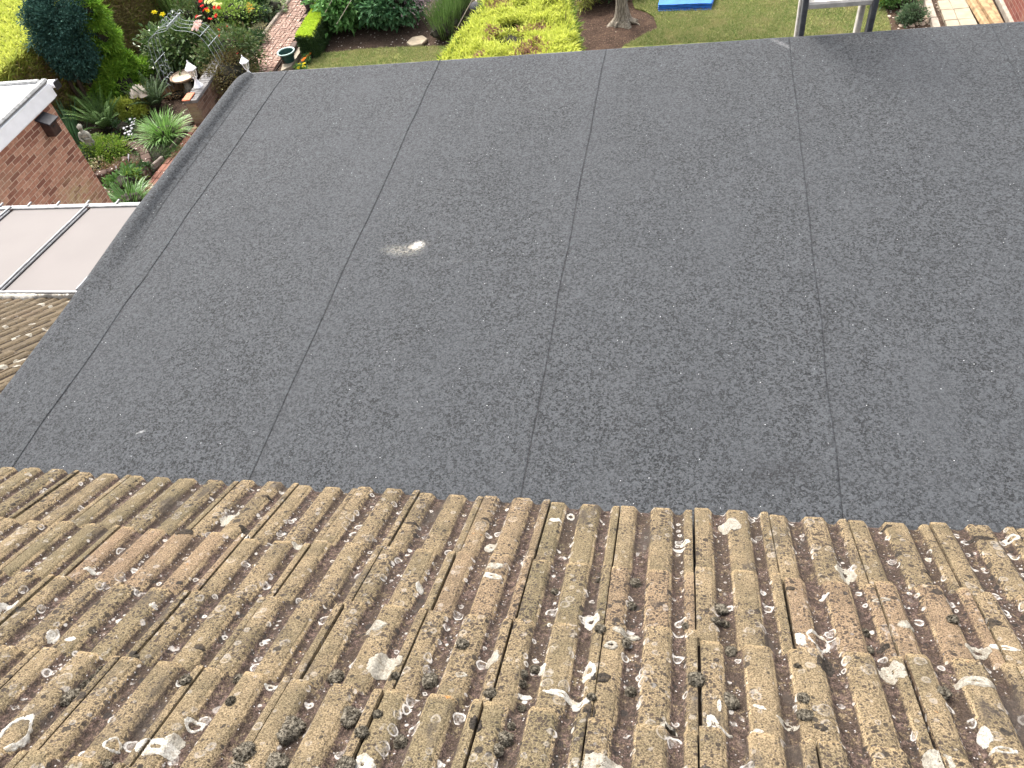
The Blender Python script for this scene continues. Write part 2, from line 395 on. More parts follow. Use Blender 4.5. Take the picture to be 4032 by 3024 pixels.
def mk_trunk():
    n = NT('pale_bark', .9, .2); c = n.mix(n.ramp(n.noise(14, 5, .7, co=n.mapping((3, 3, .7))), .35, .65), (.12, .10, .075), (.34, .30, .235))
    n.bump(n.noise(30, 4, co=n.mapping((3, 3, .6))), .8, .02); return n.done(c)
M['trunk'] = mk_trunk()
def mk_glass():
    n = NT('lantern_glass', .15, .5); n.b.inputs['Alpha'].default_value = .35; return n.done((.5, .5, .42))
M['glass'] = mk_glass()
def mk_moss():
    n = NT('moss_cushion', .98, .1); v = n.noise(160, 3, .7)
    c = n.mix(n.ramp(v, .36, .62), (.030, .025, .018), (.175, .155, .12)); n.bump(n.noise(300, 2), 1, .004); return n.done(c)
M['moss'] = mk_moss()
def mk_lichen(name, hi, lo, tint):
    n = NT(name, .97, .08); a = n.noise(210, 4, .75); b = n.noise(48, 4, .65)
    c = n.mix(n.ramp(a, .36, .62), lo, hi); c = n.mix(n.ramp(b, .50, .66, 0, .75), c, tint)
    n.bump(n.math('ADD', a, b), 1, .006); return n.done(c)
M['lich_white'] = mk_lichen('white_lichen', (.50, .48, .43), (.30, .275, .24), (.27, .225, .16))
M['lich_grey'] = mk_lichen('grey_lichen', (.37, .345, .29), (.22, .20, .165), (.17, .14, .10))
M['lich_black'] = mk_lichen('black_lichen', (.055, .046, .038), (.018, .016, .014), (.085, .065, .045))

# ================================================================== THE HOUSE: tiled slope + flat felt roof
TH = math.radians(31.6); EY, EZ = 1.262, .040                # eaves arris of the tiles
D_ = Vector((0, math.cos(TH), -math.sin(TH))); N_ = Vector((0, math.sin(TH), math.cos(TH)))
O_ = Vector((0, EY, EZ)); COVER, HR, THK = .2, .0185, .024
CS = [0.0, .335, .602, .872, 1.142, 1.412, 1.682, 1.952, 2.222, 2.492]
KU = [(0, -1), (.0004, -.2), (.0016, .92), (.005, 1), (.036, 1), (.0395, .93), (.052, .14), (.056, 0), (.077, 0), (.081, .12), (.092, .93), (.0955, 1), (.1345, 1),
      (.138, .93), (.150, .14), (.154, 0), (.166, 0), (.170, .12), (.179, .86), (.183, .97), (.1945, 1), (.1968, .93), (.1978, -.2), (.1982, -1)]
KUx = np.array([k[0] for k in KU]); KUh = np.array([k[1] for k in KU])
def prof(u): return np.interp(u, KUx, KUh)*HR-HR            # ridge top = 0
def n3(x, y, z): return noise.noise(Vector((x, y, z)))
def drift(s):      # the courses creep sideways and close up a little going up the slope
    t = np.clip(s/.9, 0, 1.3); return t*.022, t*.022
def slope_pt(x, s, h):
    b, a = drift(s)
    return np.stack([x*(1-b)+a, EY - s*math.cos(TH) + h*math.sin(TH), EZ + s*math.sin(TH) + h*math.cos(TH)], -1)
_jit = {}
def tile_jit(ix, k):
    if (ix, k) not in _jit:
        r = random.Random(ix*131+k*7919); cshift = random.Random(k*53+5).uniform(-.0035, .0035) if k else 0
        _jit[(ix, k)] = (cshift+r.gauss(0, .0015), r.gauss(0, .007), r.gauss(0, .007), r.gauss(0, .0022))
    return _jit[(ix, k)]
def course(s):
    k = 0
    while k+1 < len(CS) and s >= CS[k+1]: k += 1
    return k
def tile_h(x, s):
    """height of the tile surface over the slope plane at (x, s)"""
    ix = math.floor(x/COVER+1e-9); k = course(s) if s >= 0 else None
    dx = tile_jit(ix, k)[0] if k is not None else 0
    u = x-ix*COVER
    h = float(prof(min(max(u-dx, 0), .1980)))
    if k is not None:
        g = (CS[k+1] if k+1 < len(CS) else CS[k]+.27)-CS[k]
        h += tile_jit(ix, k)[2]*.3 - THK*(s-CS[k])/g
    return h
def tile_mesh(ix, k, s0, s1, nu, ns, val, mb, amp=1.0):
    """one interlocking tile: ribbed top, rounded lower end and end face"""
    dx, ds, dz, rot = tile_jit(ix, k)
    u = np.array(sorted(set(list(KUx))) if nu else KUx)
    g = s1-s0
    sv = np.concatenate([[0, 0, .0025, .007], np.linspace(.02, g+.02, ns)])
    hh = prof(u)
    X = np.zeros((len(sv), len(u))); S = np.zeros_like(X); Hh = np.zeros_like(X); VV = np.zeros_like(X); LP = np.zeros_like(X)
    for i, s in enumerate(sv):
        drop = [.016, .0045, .0012, 0][i] if i < 4 else 0
        X[i] = ix*COVER + u + dx + rot*(s-g/2)
        S[i] = s0 + s + ds
        base = hh.copy()
        if i == 0: base = hh-.016
        else: base = hh-drop
        Hh[i] = base - THK*s/g + dz*.3
        VV[i] = np.clip(-hh/HR, 0, 1); LP[i] = max(0, 1-s/.030)
    if amp:
        for i in range(1, len(sv)):
            for j in range(1, len(u)-1):
                q = n3(X[i, j]*22, S[i, j]*14, ix*.37)*.0005*amp + n3(X[i, j]*110, S[i, j]*95, 3.1)*.0003*amp
                Hh[i, j] += q
                if i < 4: S[i, j] += n3(X[i, j]*50, k*3.3, 1.7)*.0014*amp
    mb.grid(slope_pt(X, S, Hh), flip=True); val.append((VV.reshape(-1), LP.reshape(-1)))
def finish_tiles(mb, val, name, mat, parent):
    o = mb.build(name, mat, parent, smooth=True)
    a = o.data.attributes.new('valley', 'FLOAT', 'POINT'); a.data.foreach_set('value', np.concatenate([q[0] for q in val]))
    a = o.data.attributes.new('lip', 'FLOAT', 'POINT'); a.data.foreach_set('value', np.concatenate([q[1] for q in val]))
    try: o.data.set_sharp_from_angle(angle=math.radians(50))
    except Exception: pass
    return o

house = empty('house', (0, 4.1, ZG), 'house with lichen covered ribbed tiles above a wide grey felt flat roof', 'house')
mb = MB(); val = []
for k in range(len(CS)-1):
    for ix in range(-13, 14): tile_mesh(ix, k, CS[k], CS[k+1], 1, 13 if k < 5 else 6, val, mb)
tiled = finish_tiles(mb, val, 'tiled_roof', M['tiles'], house)
tiled['label'] = 'buff ribbed concrete tiles spotted with lichen and moss'
# rear slope and ridge of the same roof, behind the viewer
mb = MB(); yr = EY-2.49*math.cos(TH); zr = EZ+2.49*math.sin(TH)
mb.box((0, yr-1.6, zr-.95), (15, 3.6, .03), Matrix.Rotation(TH, 3, 'X')); mb.tube([(-7.5, yr, zr+.01), (7.5, yr, zr+.01)], .11, 12)
mb.build('ridge', M['tiles_old'], house)
mb = MB()
mb.box((1.25, 3.98, -2.60), (7.5, .12, 4.8)); mb.box((-2.44, 2.4, -.95), (.12, 3.0, 1.7)); mb.box((2.7, .5, -.25), (.5, .05, .4))
mb.build('wall', M['render'], house)

flat = empty('flat_roof', (0, -1.3, 5.0), parent=house); flat['label'] = 'grey mineral felt flat roof laid in wide strips'
SX = [-2.53, -2.3095, -1.4025, -.5025, .3975, 1.2975, 2.1975, 3.0975, 3.9975, 4.9]
YF = 4.062
def felt_sheet(i):
    x0, x1 = SX[i], SX[i+1]; last = i == len(SX)-2
    xs = np.concatenate([[x0-(.09 if i else 0.0)], np.linspace(x0+.01, x1-.135, 14 if x1-x0 > .3 else 3), [x1-.11, x1-.095, x1-.04, x1-.006, x1, x1+.0005]])
    if x1-x0 < .3: xs = np.array([x0, x0+.02, x0+.05, x1-.08, x1-.06, x1-.03, x1-.006, x1, x1+.0005])
    ys = np.concatenate([np.linspace(1.02, YF-.03, 54), [YF-.014, YF-.004, YF, YF+.003]])
    P = np.zeros((len(xs), len(ys), 3))
    for a, x in enumerate(xs):
        for b, y in enumerate(ys):
            wob = n3(i*7.7, y*3.1, 0)*.006 + n3(i*3.3, y*11, 4)*.0013
            if i == 0: wob += (.006*math.exp(-((y-2.28)/.05)**2))
            t = min(1, max(0, (x-(x1-.135))/.04)); lift = .0026*t*t*(3-2*t)
            z = n3(x*2.3, y*1.7, 2)*.006 + n3(x*7, y*5, 9)*.0022
            if not last: z += lift*(1 if i < 3 else .6)
            if a == len(xs)-1: z -= .0036
            xx = x + (wob if x > x1-.14 else 0)
            e = [0, .004, .012, .075]
            if b >= len(ys)-4: z -= e[b-(len(ys)-4)]
            P[a, b] = (xx, y+.004*n3(x*1.5, 0, 5), z)
    m_ = MB(); m_.grid(P); o = m_.build('felt_sheet', M['felt'], flat, smooth=True)
    if not last:
        m2 = MB(); pts = []; rr = []
        big = 1.0 if i < 3 else .25
        for y in np.linspace(1.02, YF, 240):
            wob = n3(i*7.7, y*3.1, 0)*.006 + n3(i*3.3, y*11, 4)*.0013 + (.006*math.exp(-((y-2.28)/.05)**2) if i == 0 else 0)
            pts.append((x1+wob+.001, y, n3(x1*2.3, y*1.7, 2)*.006+n3(x1*7, y*5, 9)*.0022+.0006)); rr.append(max(.0004, (.0002+.0011*n3(y*5, i, 1)+.0007*n3(y*40, i, 2))*big))
        m2.tube(pts, rr, 6); m2.build('bitumen_bead', M['bitumen'], flat)
for i in range(len(SX)-1): felt_sheet(i)
# rolled kerb along the left edge
KP = [(-2.486, .0005), (-2.502, .004), (-2.513, .013), (-2.521, .024), (-2.534, .033), (-2.550, .037), (-2.567, .036), (-2.581, .028), (-2.588, .012), (-2.591, -.01), (-2.592, -.13)]
ys = np.concatenate([np.linspace(1.0, YF-.16, 60), [YF-.12, YF-.08, YF-.05, YF-.03]]); P = np.zeros((len(KP), len(ys), 3))
for b, y in enumerate(ys):
    t = min(1, max(0, (y-1.7)/1.15)); t = t*t*(3-2*t); hs_ = .16+.84*t
    ed = max(0, (y-(YF-.16))/.13)
    for a, (x, z) in enumerate(KP):
        soft = (1-t)*.10*max(0, 1-a/4)
        zz = z*hs_ if z > 0 else z
        if z > 0: zz -= .018*ed*ed
        P[a, b] = (x+soft+.004*n3(y*2.2, a*.2, 1), y-(.10*ed*max(0, a-5)/5), zz+.003*n3(y*4, a*.5, 7)*(a > 1)+(.0012+n3(x*2.3, y*1.7, 2)*.006+n3(x*7, y*5, 9)*.0022)*(a < 2))
mb = MB(); mb.grid(P, flip=True); e = P[:, -1]; mb.add(np.concatenate([e, e*[1, 0, 1]+[0, YF-.012, -.05]]), [[i, i+1, i+1+len(KP), i+len(KP)] for i in range(len(KP)-1)])
mb.build('kerb', M['felt'], flat, smooth=True)
mb = MB(); mb.box((1.2, YF+.012, -.075), (7.6, .02, .12)); mb.build('drip_trim', M['black'], flat)
mb = MB(); mb.tube([(-2.55, YF+.075, -.13), (4.95, YF+.075, -.13)], .055, 10); mb.build('gutter', M['black'], flat)

# lichen crusts and moss cushions growing on the tiles
def tile_xy(px, py):
    d = ray(px, py); o = Vector((0, 0, CAMZ)); q = o + d*((O_-o).dot(N_)/d.dot(N_))
    s = (EY-q.y)/math.cos(TH); b, a = drift(s); return (q.x-a)/(1-b), s
def c1(x, y): return (x*.7376, 1800+y*.7376)
def c2(x, y): return (1344+x*.7077, 1850+y*.7077)
def c3(x, y): return (2688+x*.7077, 1850+y*.7077)
def lichen(px, py, rx, rs, seed, mat, cut=0.0, ang=0.0):
    x0, s0 = tile_xy(px, py)
    if s0 < .01: s0 = .01
    nr, na = 9, 72; P = np.zeros((nr+1, na, 3))
    for i in range(nr+1):
        for j in range(na):
            th = 2*math.pi*j/na
            R = 1+.28*n3(math.cos(th)*1.1, math.sin(th)*1.1, seed)+.14*n3(math.cos(th)*3, math.sin(th)*3, seed+9)+.12*n3(math.cos(th)*9, math.sin(th)*9, seed+2)
            r0 = cut*(1+.25*n3(math.cos(th)*2, math.sin(th)*2, seed+4))
            q = r0+(R-r0)*(i/nr)
            a, b = q*math.cos(th)*rx, q*math.sin(th)*rs
            x = x0+a*math.cos(ang)-b*math.sin(ang); s = s0+a*math.sin(ang)+b*math.cos(ang)
            h = tile_h(x, max(s, .002)) + (.0018 if 0 < i < nr else -.001) + .0014*n3(x*140, s*140, 2) + .0010*n3(x*420, s*420, 5)
            P[i, j] = slope_pt(np.array(x), np.array(max(s, .0)), np.array(h))
    m_ = MB(); i = np.arange((nr+1)*na).reshape(nr+1, na)
    fc = [[i[a, b], i[a+1, b], i[a+1, (b+1) % na], i[a, (b+1) % na]] for a in range(nr) for b in range(na)]
    m_.add(P.reshape(-1, 3), fc); return m_.build('lichen_patch', mat, tiled, smooth=True)
LW, LG, LB = M['lich_white'], M['lich_grey'], M['lich_black']
LICH = [
 (c1, 1225, 290, .030, .034, LG, 0), (c1, 1310, 415, .012, .022, LW, .5), (c1, 1590, 445, .022, .016, LG, 0), (c1, 20, 775, .032, .030, LW, .5), (c1, 270, 890, .012, .022, LW, 0),
 (c1, 60, 1430, .030, .050, LW, .72), (c1, 815, 775, .012, .009, LW, 0), (c1, 630, 820, .014, .010, LW, 0), (c1, 470, 555, .016, .008, LW, 0), (c1, 820, 1500, .048, .022, LW, .2), (c1, 920, 1460, .022, .014, LG, 0),
 (c1, 1030, 1375, .022, .014, LW, .55), (c1, 970, 1645, .010, .014, LW, 0), (c1, 590, 1490, .018, .016, LW, .7), (c1, 365, 935, .014, .009, LW, 0), (c1, 1440, 1190, .014, .008, LW, .4),
 (c2, 190, 850, .026, .018, LG, 0), (c2, 235, 1030, .036, .040, LG, 0), (c2, 830, 375, .020, .020, LG, .2), (c2, 855, 520, .024, .012, LG, 0), (c2, 840, 570, .026, .010, LW, .3), (c2, 430, 610, .010, .016, LW, 0),
 (c2, 985, 460, .034, .010, LG, .3), (c2, 1190, 262, .020, .010, LW, 0), (c2, 1275, 220, .012, .020, LW, .5), (c2, 1390, 770, .022, .026, LW, .25), (c2, 1590, 885, .034, .012, LG, .2), (c2, 845, 1010, .016, .022, LG, 0),
 (c2, 1115, 1055, .010, .018, LW, 0), (c2, 1380, 1085, .016, .026, LW, .35), (c2, 1230, 1200, .040, .009, LW, .2), (c2, 1330, 1235, .022, .010, LW, .2), (c2, 665, 1100, .014, .008, LG, .4), (c2, 1430, 1620, .050, .030, LG, 0),
 (c2, 110, 1590, .026, .026, LW, .1), (c2, 1830, 1370, .016, .014, LG, 0), (c2, 1880, 395, .018, .008, LW, 0), (c2, 1500, 960, .016, .012, LG, .4), (c2, 1020, 1180, .016, .006, LW, 0),
 (c3, 262, 285, .032, .034, LG, 0), (c3, 910, 520, .026, .040, LG, .15), (c3, 1375, 440, .008, .010, LW, 0), (c3, 1835, 370, .020, .014, LW, .5), (c3, 660, 895, .014, .022, LW, 0), (c3, 760, 885, .026, .028, LW, .75),
 (c3, 1175, 1100, .030, .030, LG, 0), (c3, 1630, 1165, .038, .014, LG, .2), (c3, 1650, 945, .026, .018, LG, .35), (c3, 1700, 640, .014, .010, LG, .4), (c3, 165, 1360, .014, .028, LW, 0), (c3, 225, 1415, .020, .010, LW, .2),
 (c3, 400, 1400, .020, .011, LW, 0), (c3, 1690, 1425, .012, .022, LW, 0), (c3, 1430, 1620, .026, .032, LG, 0), (c3, 1245, 835, .020, .012, LG, 0), (c3, 1800, 1510, .024, .008, LW, .5), (c3, 790, 675, .012, .006, LW, 0),
 (c3, 590, 1335, .022, .010, LG, .3), (c3, 1800, 960, .030, .008, LW, .3), (c3, 205, 1265, .005, .018, LW, 0), (c3, 430, 1275, .014, .005, LW, 0), (c3, 1105, 715, .020, .008, LG, .55), (c3, 15, 375, .014, .012, LW, .2),
 (c1, 1310, 345, .024, .013, LB, 0), (c1, 980, 400, .034, .014, LB, 0), (c1, 1420, 205, .018, .007, LB, 0), (c1, 1010, 312, .012, .007, LB, 0), (c2, 800, 262, .014, .006, LB, 0), (c2, 390, 275, .024, .008, LB, 0),
 (c3, 1655, 375, .034, .010, LB, 0), (c3, 1135, 305, .016, .007, LB, 0), (c3, 800, 1060, .020, .028, LB, 0), (c3, 1735, 835, .018, .012, LB, 0), (c3, 770, 1385, .014, .010, LB, 0), (c2, 1375, 1290, .014, .020, LB, 0), (c2, 745, 1390, .014, .020, LB, 0),
 (c2, 1230, 1645, .030, .014, LB, 0), (c1, 1060, 975, .016, .010, LB, 0), (c2, 1440, 1120, .022, .014, LB, 0), (c3, 750, 350, .013, .006, LB, 0), (c3, 1355, 525, .014, .008, LB, 0), (c3, 1130, 930, .014, .010, LB, 0), (c3, 600, 650, .012, .008, LB, 0),
]
for q, (cf, x, y, rx, rs, mt, cut) in enumerate(LICH): lichen(*cf(x, y), rx*.92, rs*.92, q*3.17, mt, cut, random.uniform(-.3, .3))

def moss_ball(px, py, r, flat_=.75, seed=0, stretch=1.0):
    x, s = tile_xy(px, py); s = max(s, .01)
    import bmesh
    bm = bmesh.new(); bmesh.ops.create_icosphere(bm, subdivisions=5, radius=1)
    h0 = tile_h(x, s)
    vs = []
    for v in bm.verts:
        d = v.co.normalized(); k = 1+.24*n3(d.x*1.4, d.y*1.4, d.z*1.4+seed)+.09*n3(d.x*4, d.y*4, d.z*4+seed)+.05*abs(n3(d.x*19, d.y*19, d.z*19+seed))
        vs.append((d.x*r*k, d.y*r*k*stretch, d.z*r*k*flat_))
    V = np.array(vs); P = slope_pt(x+V[:, 0], s+V[:, 1], h0+V[:, 2]+r*.18)
    m_ = MB(); m_.add(P, [[l.index for l in f.verts] for f in bm.faces]); bm.free()
    # short hair-like shoots
    idx = RNG.integers(0, len(P), 900); Nn = V[idx]/np.linalg.norm(V[idx], axis=1)[:, None]
    nn = slope_pt(Nn[:, 0], Nn[:, 1], Nn[:, 2])-slope_pt(np.zeros(1), np.zeros(1), np.zeros(1))
    b = P[idx]; t = b+(nn+RNG.normal(0, .3, nn.shape))*(.08*r+.0014); sd_ = RNG.normal(0, .0006, nn.shape)
    m_.addq(np.stack([b-sd_, b+sd_, t], 1), 3)
    return m_.build('moss_cushion', M['moss'], tiled, smooth=True)
MOSS = [(c2, 45, 1330, .027), (c2, 480, 1095, .022), (c2, 670, 955, .016), (c2, 20, 1610, .020), (c2, 320, 1440, .014), (c2, 905, 1435, .018), (c2, 940, 1365, .009), (c2, 865, 1505, .012), (c2, 1000, 1235, .009),
 (c2, 1075, 1045, .013), (c2, 1010, 1080, .010), (c2, 1000, 1125, .010), (c2, 1435, 575, .008), (c2, 1185, 620, .010), (c2, 1630, 590, .017), (c2, 1610, 700, .014), (c2, 1440, 885, .013), (c2, 1580, 930, .013), (c2, 1610, 1155, .012),
 (c2, 825, 1195, .014), (c2, 295, 1105, .010), (c2, 1390, 1220, .010), (c2, 330, 1075, .010), (c3, 205, 725, .022), (c3, 185, 800, .013), (c3, 240, 790, .011), (c3, 270, 965, .015), (c3, 75, 1140, .020), (c3, 258, 1215, .022), (c3, 20, 820, .010),
 (c3, 1505, 820, .013), (c3, 1450, 1205, .016), (c3, 685, 1320, .016), (c3, 675, 1235, .013), (c3, 640, 1075, .007), (c3, 1020, 840, .011), (c3, 1045, 925, .010), (c1, 1785, 1095, .020), (c1, 1550, 1400, .026), (c1, 1510, 1440, .020),
 (c1, 1460, 1560, .028), (c1, 1300, 1540, .022), (c1, 1250, 1620, .024), (c1, 360, 1230, .022), (c1, 530, 1100, .010), (c1, 490, 1135, .010), (c1, 450, 1165, .012), (c1, 730, 990, .013), (c1, 710, 1025, .010), (c1, 990, 1190, .014), (c1, 530, 1590, .016),
 (c1, 1270, 1150, .012), (c1, 1230, 1290, .010), (c2, 110, 1440, .014), (c2, 200, 1340, .010)]
for q, (cf, x, y, r) in enumerate(MOSS): moss_ball(*cf(x, y), r*.80, random.uniform(.5, .8), q*2.3, random.uniform(.9, 1.25))

# ================================================================== NEIGHBOUR'S SIDE
nb = empty('neighbouring_house', (-5.5, 3.8, ZG), 'neighbouring house roof of old brown ribbed tiles sloping down beside the felt roof', 'house')
mb = MB(); val = []
cs = [-3.105+.27*i for i in range(21)]
for k in range(20):
    for ix in range(-44, -13):
        if cs[k] > 1.2 and ix < -34: continue
        tile_mesh(ix, 100+k, cs[k], cs[k+1], 1, 3, val, mb, .0 if cs[k] > -.6 else 1)
finish_tiles(mb, val, 'tiled_roof', M['tiles_old'], nb)
mb = MB(); mb.box((-5.75, 3.50, -3.30), (6.2, .2, 3.4)); mb.build('wall', mat_brick('neighbour_brick', [(.16, .075, .05), (.26, .13, .09)], (.3, .26, .22), axes='XZ'), nb)
for q, (px, py, rx, rs) in enumerate([(30, 1190, .06, .03), (75, 1245, .05, .02), (180, 1150, .05, .02), (40, 1325, .06, .035), (60, 1315, .05, .03), (160, 1195, .07, .025), (230, 1240, .07, .05), (183, 1290, .06, .03), (125, 1270, .05, .02), (70, 1405, .05, .025), (15, 1245, .05, .02),
        (130, 1185, .05, .02), (200, 1200, .05, .02), (270, 1180, .05, .02), (20, 1275, .05, .02), (110, 1310, .04, .02), (65, 1440, .05, .02), (75, 1410, .06, .03), (10, 1440, .05, .03)]):
    x, s = tile_xy(px, py)
    nr, na = 4, 18; P = np.zeros((nr+1, na, 3))
    for i in range(nr+1):
        for j in range(na):
            th = 2*math.pi*j/na; R = (1+.4*n3(math.cos(th)*1.5, math.sin(th)*1.5, q*2.2))*i/nr
            a, b = x+R*math.cos(th)*rx*.42, s+R*math.sin(th)*rs*1.0
            P[i, j] = slope_pt(np.array(a), np.array(b), np.array(tile_h(a, b)+.0015-THK*(((b+3.105) % .27)/.27)))
    m_ = MB(); i = np.arange((nr+1)*na).reshape(nr+1, na)
    m_.add(P.reshape(-1, 3), [[i[a, b], i[a+1, b], i[a+1, (b+1) % na], i[a, (b+1) % na]] for a in range(nr) for b in range(na)])
    m_.build('lichen_patch', M['lich_grey'], nb.children[0], smooth=True)

# conservatory roof beyond those tiles
cv = empty('conservatory', (-5.4, 4.5, ZG), 'lean-to conservatory with cream sheet roof and silver glazing bars beside the brick outbuilding', 'conservatory')
CY0, CZ0 = 3.90, -1.545
CY1, CZ1 = 5.13, -1.66
xb = [-6.93, -6.13, -5.31, -4.60, -3.85]; ca = math.atan2(CZ1-CZ0, CY1-CY0); cl = math.hypot(CY1-CY0, CZ1-CZ0)
def cz(y): return CZ0+(y-CY0)*(CZ1-CZ0)/(CY1-CY0)
Rc = Matrix.Rotation(ca, 3, 'X')
for i in range(4):
    mb = MB(); mb.box(((xb[i]+xb[i+1])/2, (CY0+CY1)/2, (CZ0+CZ1)/2-.012), (xb[i+1]-xb[i]-.012, cl, .02), Rc); mb.build('roof_panel', M['poly'], cv)
for i in range(5):
    b = empty('glazing_bar', (xb[i]-cv.location.x, 0, 0), parent=cv)
    mb = MB(); mb.box((xb[i], (CY0+CY1)/2+.01, (CZ0+CZ1)/2+.008), (.036, cl+.03, .012), Rc, .003); mb.box((xb[i]-.002, (CY0+CY1)/2+.01, (CZ0+CZ1)/2+.022), (.016, cl+.03, .014), Rc, .004)
    mb.build('cap', M['alu'], b)
    mb = MB(); 
    for sx in (-1, 1): mb.box((xb[i]+sx*.0215, (CY0+CY1)/2, (CZ0+CZ1)/2+.004), (.006, cl, .010), Rc)
    mb.build('gasket', M['black'], b)
    mb = MB(); mb.box((xb[i]+.012, CY1-.02, CZ1+.004), (.035, .03, .03), None, .008); mb.build('end_stop', M['dkwood'], b)
mb = MB(); mb.box((-5.39, CY1+.055, CZ1-.02), (3.2, .034, .04), None, .01); mb.build('gutter', plain('grey_white_gutter', (.33, .33, .34), .5, .12, 6), cv)
mb = MB(); mb.box((-5.39, CY1+.012, CZ1+.002), (3.2, .03, .022), None, .004)
for x in np.arange(-6.9, -3.8, .31): mb.box((x, CY1+.06, CZ1+.008), (.016, .075, .012))
mb.build('gutter_bracket', M['lead'], cv)
mb = MB(); mb.box((-5.39, CY0-.02, CZ0+.012), (3.2, .016, .016)); mb.build('wall_plate', M['alu'], cv)
xs = np.arange(-7.0, -3.8, .02); P = np.zeros((len(xs), 5, 3))
for i, x in enumerate(xs):
    wd = max(.004, .034+.03*n3(x*9, 1, 0)+.025*n3(x*31, 2, 0) - (.022 if x > -4.95 else 0))
    for j, (a, h) in enumerate([(-1.0, -.02), (-.8, .006), (-.3, .016), (.3, .012), (.6, -.02)]): P[i, j] = (x, CY0-.045+a*wd, CZ0+h+.006*n3(x*40, j, 3))
mb = MB(); mb.grid(P); mb.build('mortar_fillet', M['lich_white'], cv, smooth=True)
mb = MB(); mb.box((-5.39, CY1-.02, -3.4), (3.16, .06, 3.4)); mb.build('window_wall', M['white'], cv)

# brick outbuilding with white fascia
WX, WY, WT = -7.90, 8.06, -2.20
pst = aty(350, 790, 7.6)
ob = empty('brick_outbuilding', (WX-1.5, WY-1.8, ZG), 'red brick outbuilding with flat white roof and deep white fascia', 'outbuilding')
st = Vector((WX, 7.0, -3.25))
mbk = mat_brick('outbuilding_brick', [(.21, .090, .062), (.37, .170, .112), (.46, .235, .155), (.52, .295, .20)], (.56, .42, .31), bw=.170, bh=.049, gap=.008, stain=((WX, 7.55, -3.35), (1, .55, .5), (.42, .32, .17)))
mb = MB(); mb.box((WX-1.5, WY-1.8, (WT+ZG)/2+.04), (3.0, 3.6, WT-ZG+.08)); mb.build('wall', mbk, ob)
fo = .04; fh = .175; FB = WT+.06; FZ = FB+fh/2
pf = at(226, 375, WT-.005)
mb = MB(); mb.box((WX+fo, WY-1.815, FZ), (.022, 3.85, fh), None, .004); mb.box((WX-1.515, WY+.098, FZ), (3.07, .022, fh), None, .004); mb.build('fascia', M['white'], ob)
mb = MB(); mb.box((WX+.012, WY-1.82, FB-.006), (.05, 3.8, .012)); mb.build('soffit', M['white'], ob)
mb = MB(); mb.box((WX-1.55, WY-1.82, FB+fh+.01), (3.14, 3.75, .04)); mb.build('roof', M['white_roof'], ob)
mb = MB(); mb.box((WX+fo-.03, WY-1.815, FB+fh+.032), (.085, 3.87, .05), None, .02); mb.build('roof_edging', M['lead'], ob)
mb = MB(); mb.box((WX-1.55, WY+.065, FB+fh+.034), (3.0, .08, .05), None, .015); mb.build('roof_edging', M['lead'], ob)
mb = MB(); mb.tube([(WX-2.9, WY+.165, FB+fh-.05), (WX+.09, WY+.165, FB+fh-.05)], .05, 10); mb.build('gutter', M['white'], ob)
mb = MB(); mb.box((WX+.095, WY+.165, FB+fh-.06), (.016, .105, .105), None, .01); mb.build('gutter_stop', M['black'], ob)

# nest box hung on that wall
p = at(205, 500, -2.5); p = Vector((0, 0, CAMZ)) + ray(192, 490)*((WX+.09)/ray(192, 490).x)
p = Vector((0, 0, CAMZ)) + ray(186, 478)*((WX+.07)/ray(186, 478).x)
nbx = empty('nest_box', p, 'small dark wooden nest box under the white fascia of the brick outbuilding', 'nest box')
mb = MB(); mb.box((p.x, p.y, p.z-.08), (.13, .145, .18), None, .006); mb.build('body', M['dkwood'], nbx)
mb = MB(); mb.box((p.x+.012, p.y, p.z+.035), (.19, .20, .022), Matrix.Rotation(.42, 3, 'Y'), .004); mb.build('lid', M['black'], nbx)
mb = MB(); mb.tube([(p.x+.064, p.y, p.z-.06), (p.x+.0675, p.y, p.z-.06)], .015, 14); mb.build('entrance_hole', M['black'], nbx)
mb = MB(); mb.tube([(p.x+.06, p.y+.04, p.z-.02), (p.x+.071, p.y+.04, p.z-.02)], .005, 8); mb.build('screw', M['alu'], nbx)

# ================================================================== THE GARDEN GROUND
def sheet(name, pts, z, mat, sub=0, kind='structure', thick=.05, rough_=0.0):
    """a flat piece of ground with its own thickness, outline through pts"""
    pts = [Vector((p[0], p[1], 0)) for p in pts]; n = len(pts)
    v = [(p.x, p.y, z) for p in pts]+[(p.x, p.y, z-thick) for p in pts]
    f = [tuple(range(n))]+[(i, n+i, n+(i+1) % n, (i+1) % n) for i in range(n)]
    m_ = MB(); m_.add(v, f); return m_.build(name, mat, None, kind=kind)
xs = np.linspace(-60, 60, 161); ysg = np.linspace(-10, 110, 161); P = np.zeros((161, 161, 3))
fx = np.sign(xs)*np.abs(xs/60)**1.6*60-4; fy = 14+np.sign(ysg-50)*np.abs((ysg-50)/60)**1.6*60
for i, x in enumerate(fx):
    for j, y in enumerate(fy): P[i, j] = (x, y, ZG-.03+.02*n3(x*2.1, y*2.1, 0))
mb = MB(); mb.grid(P, flip=True); mb.build('ground', M['soil'], None, kind='structure')

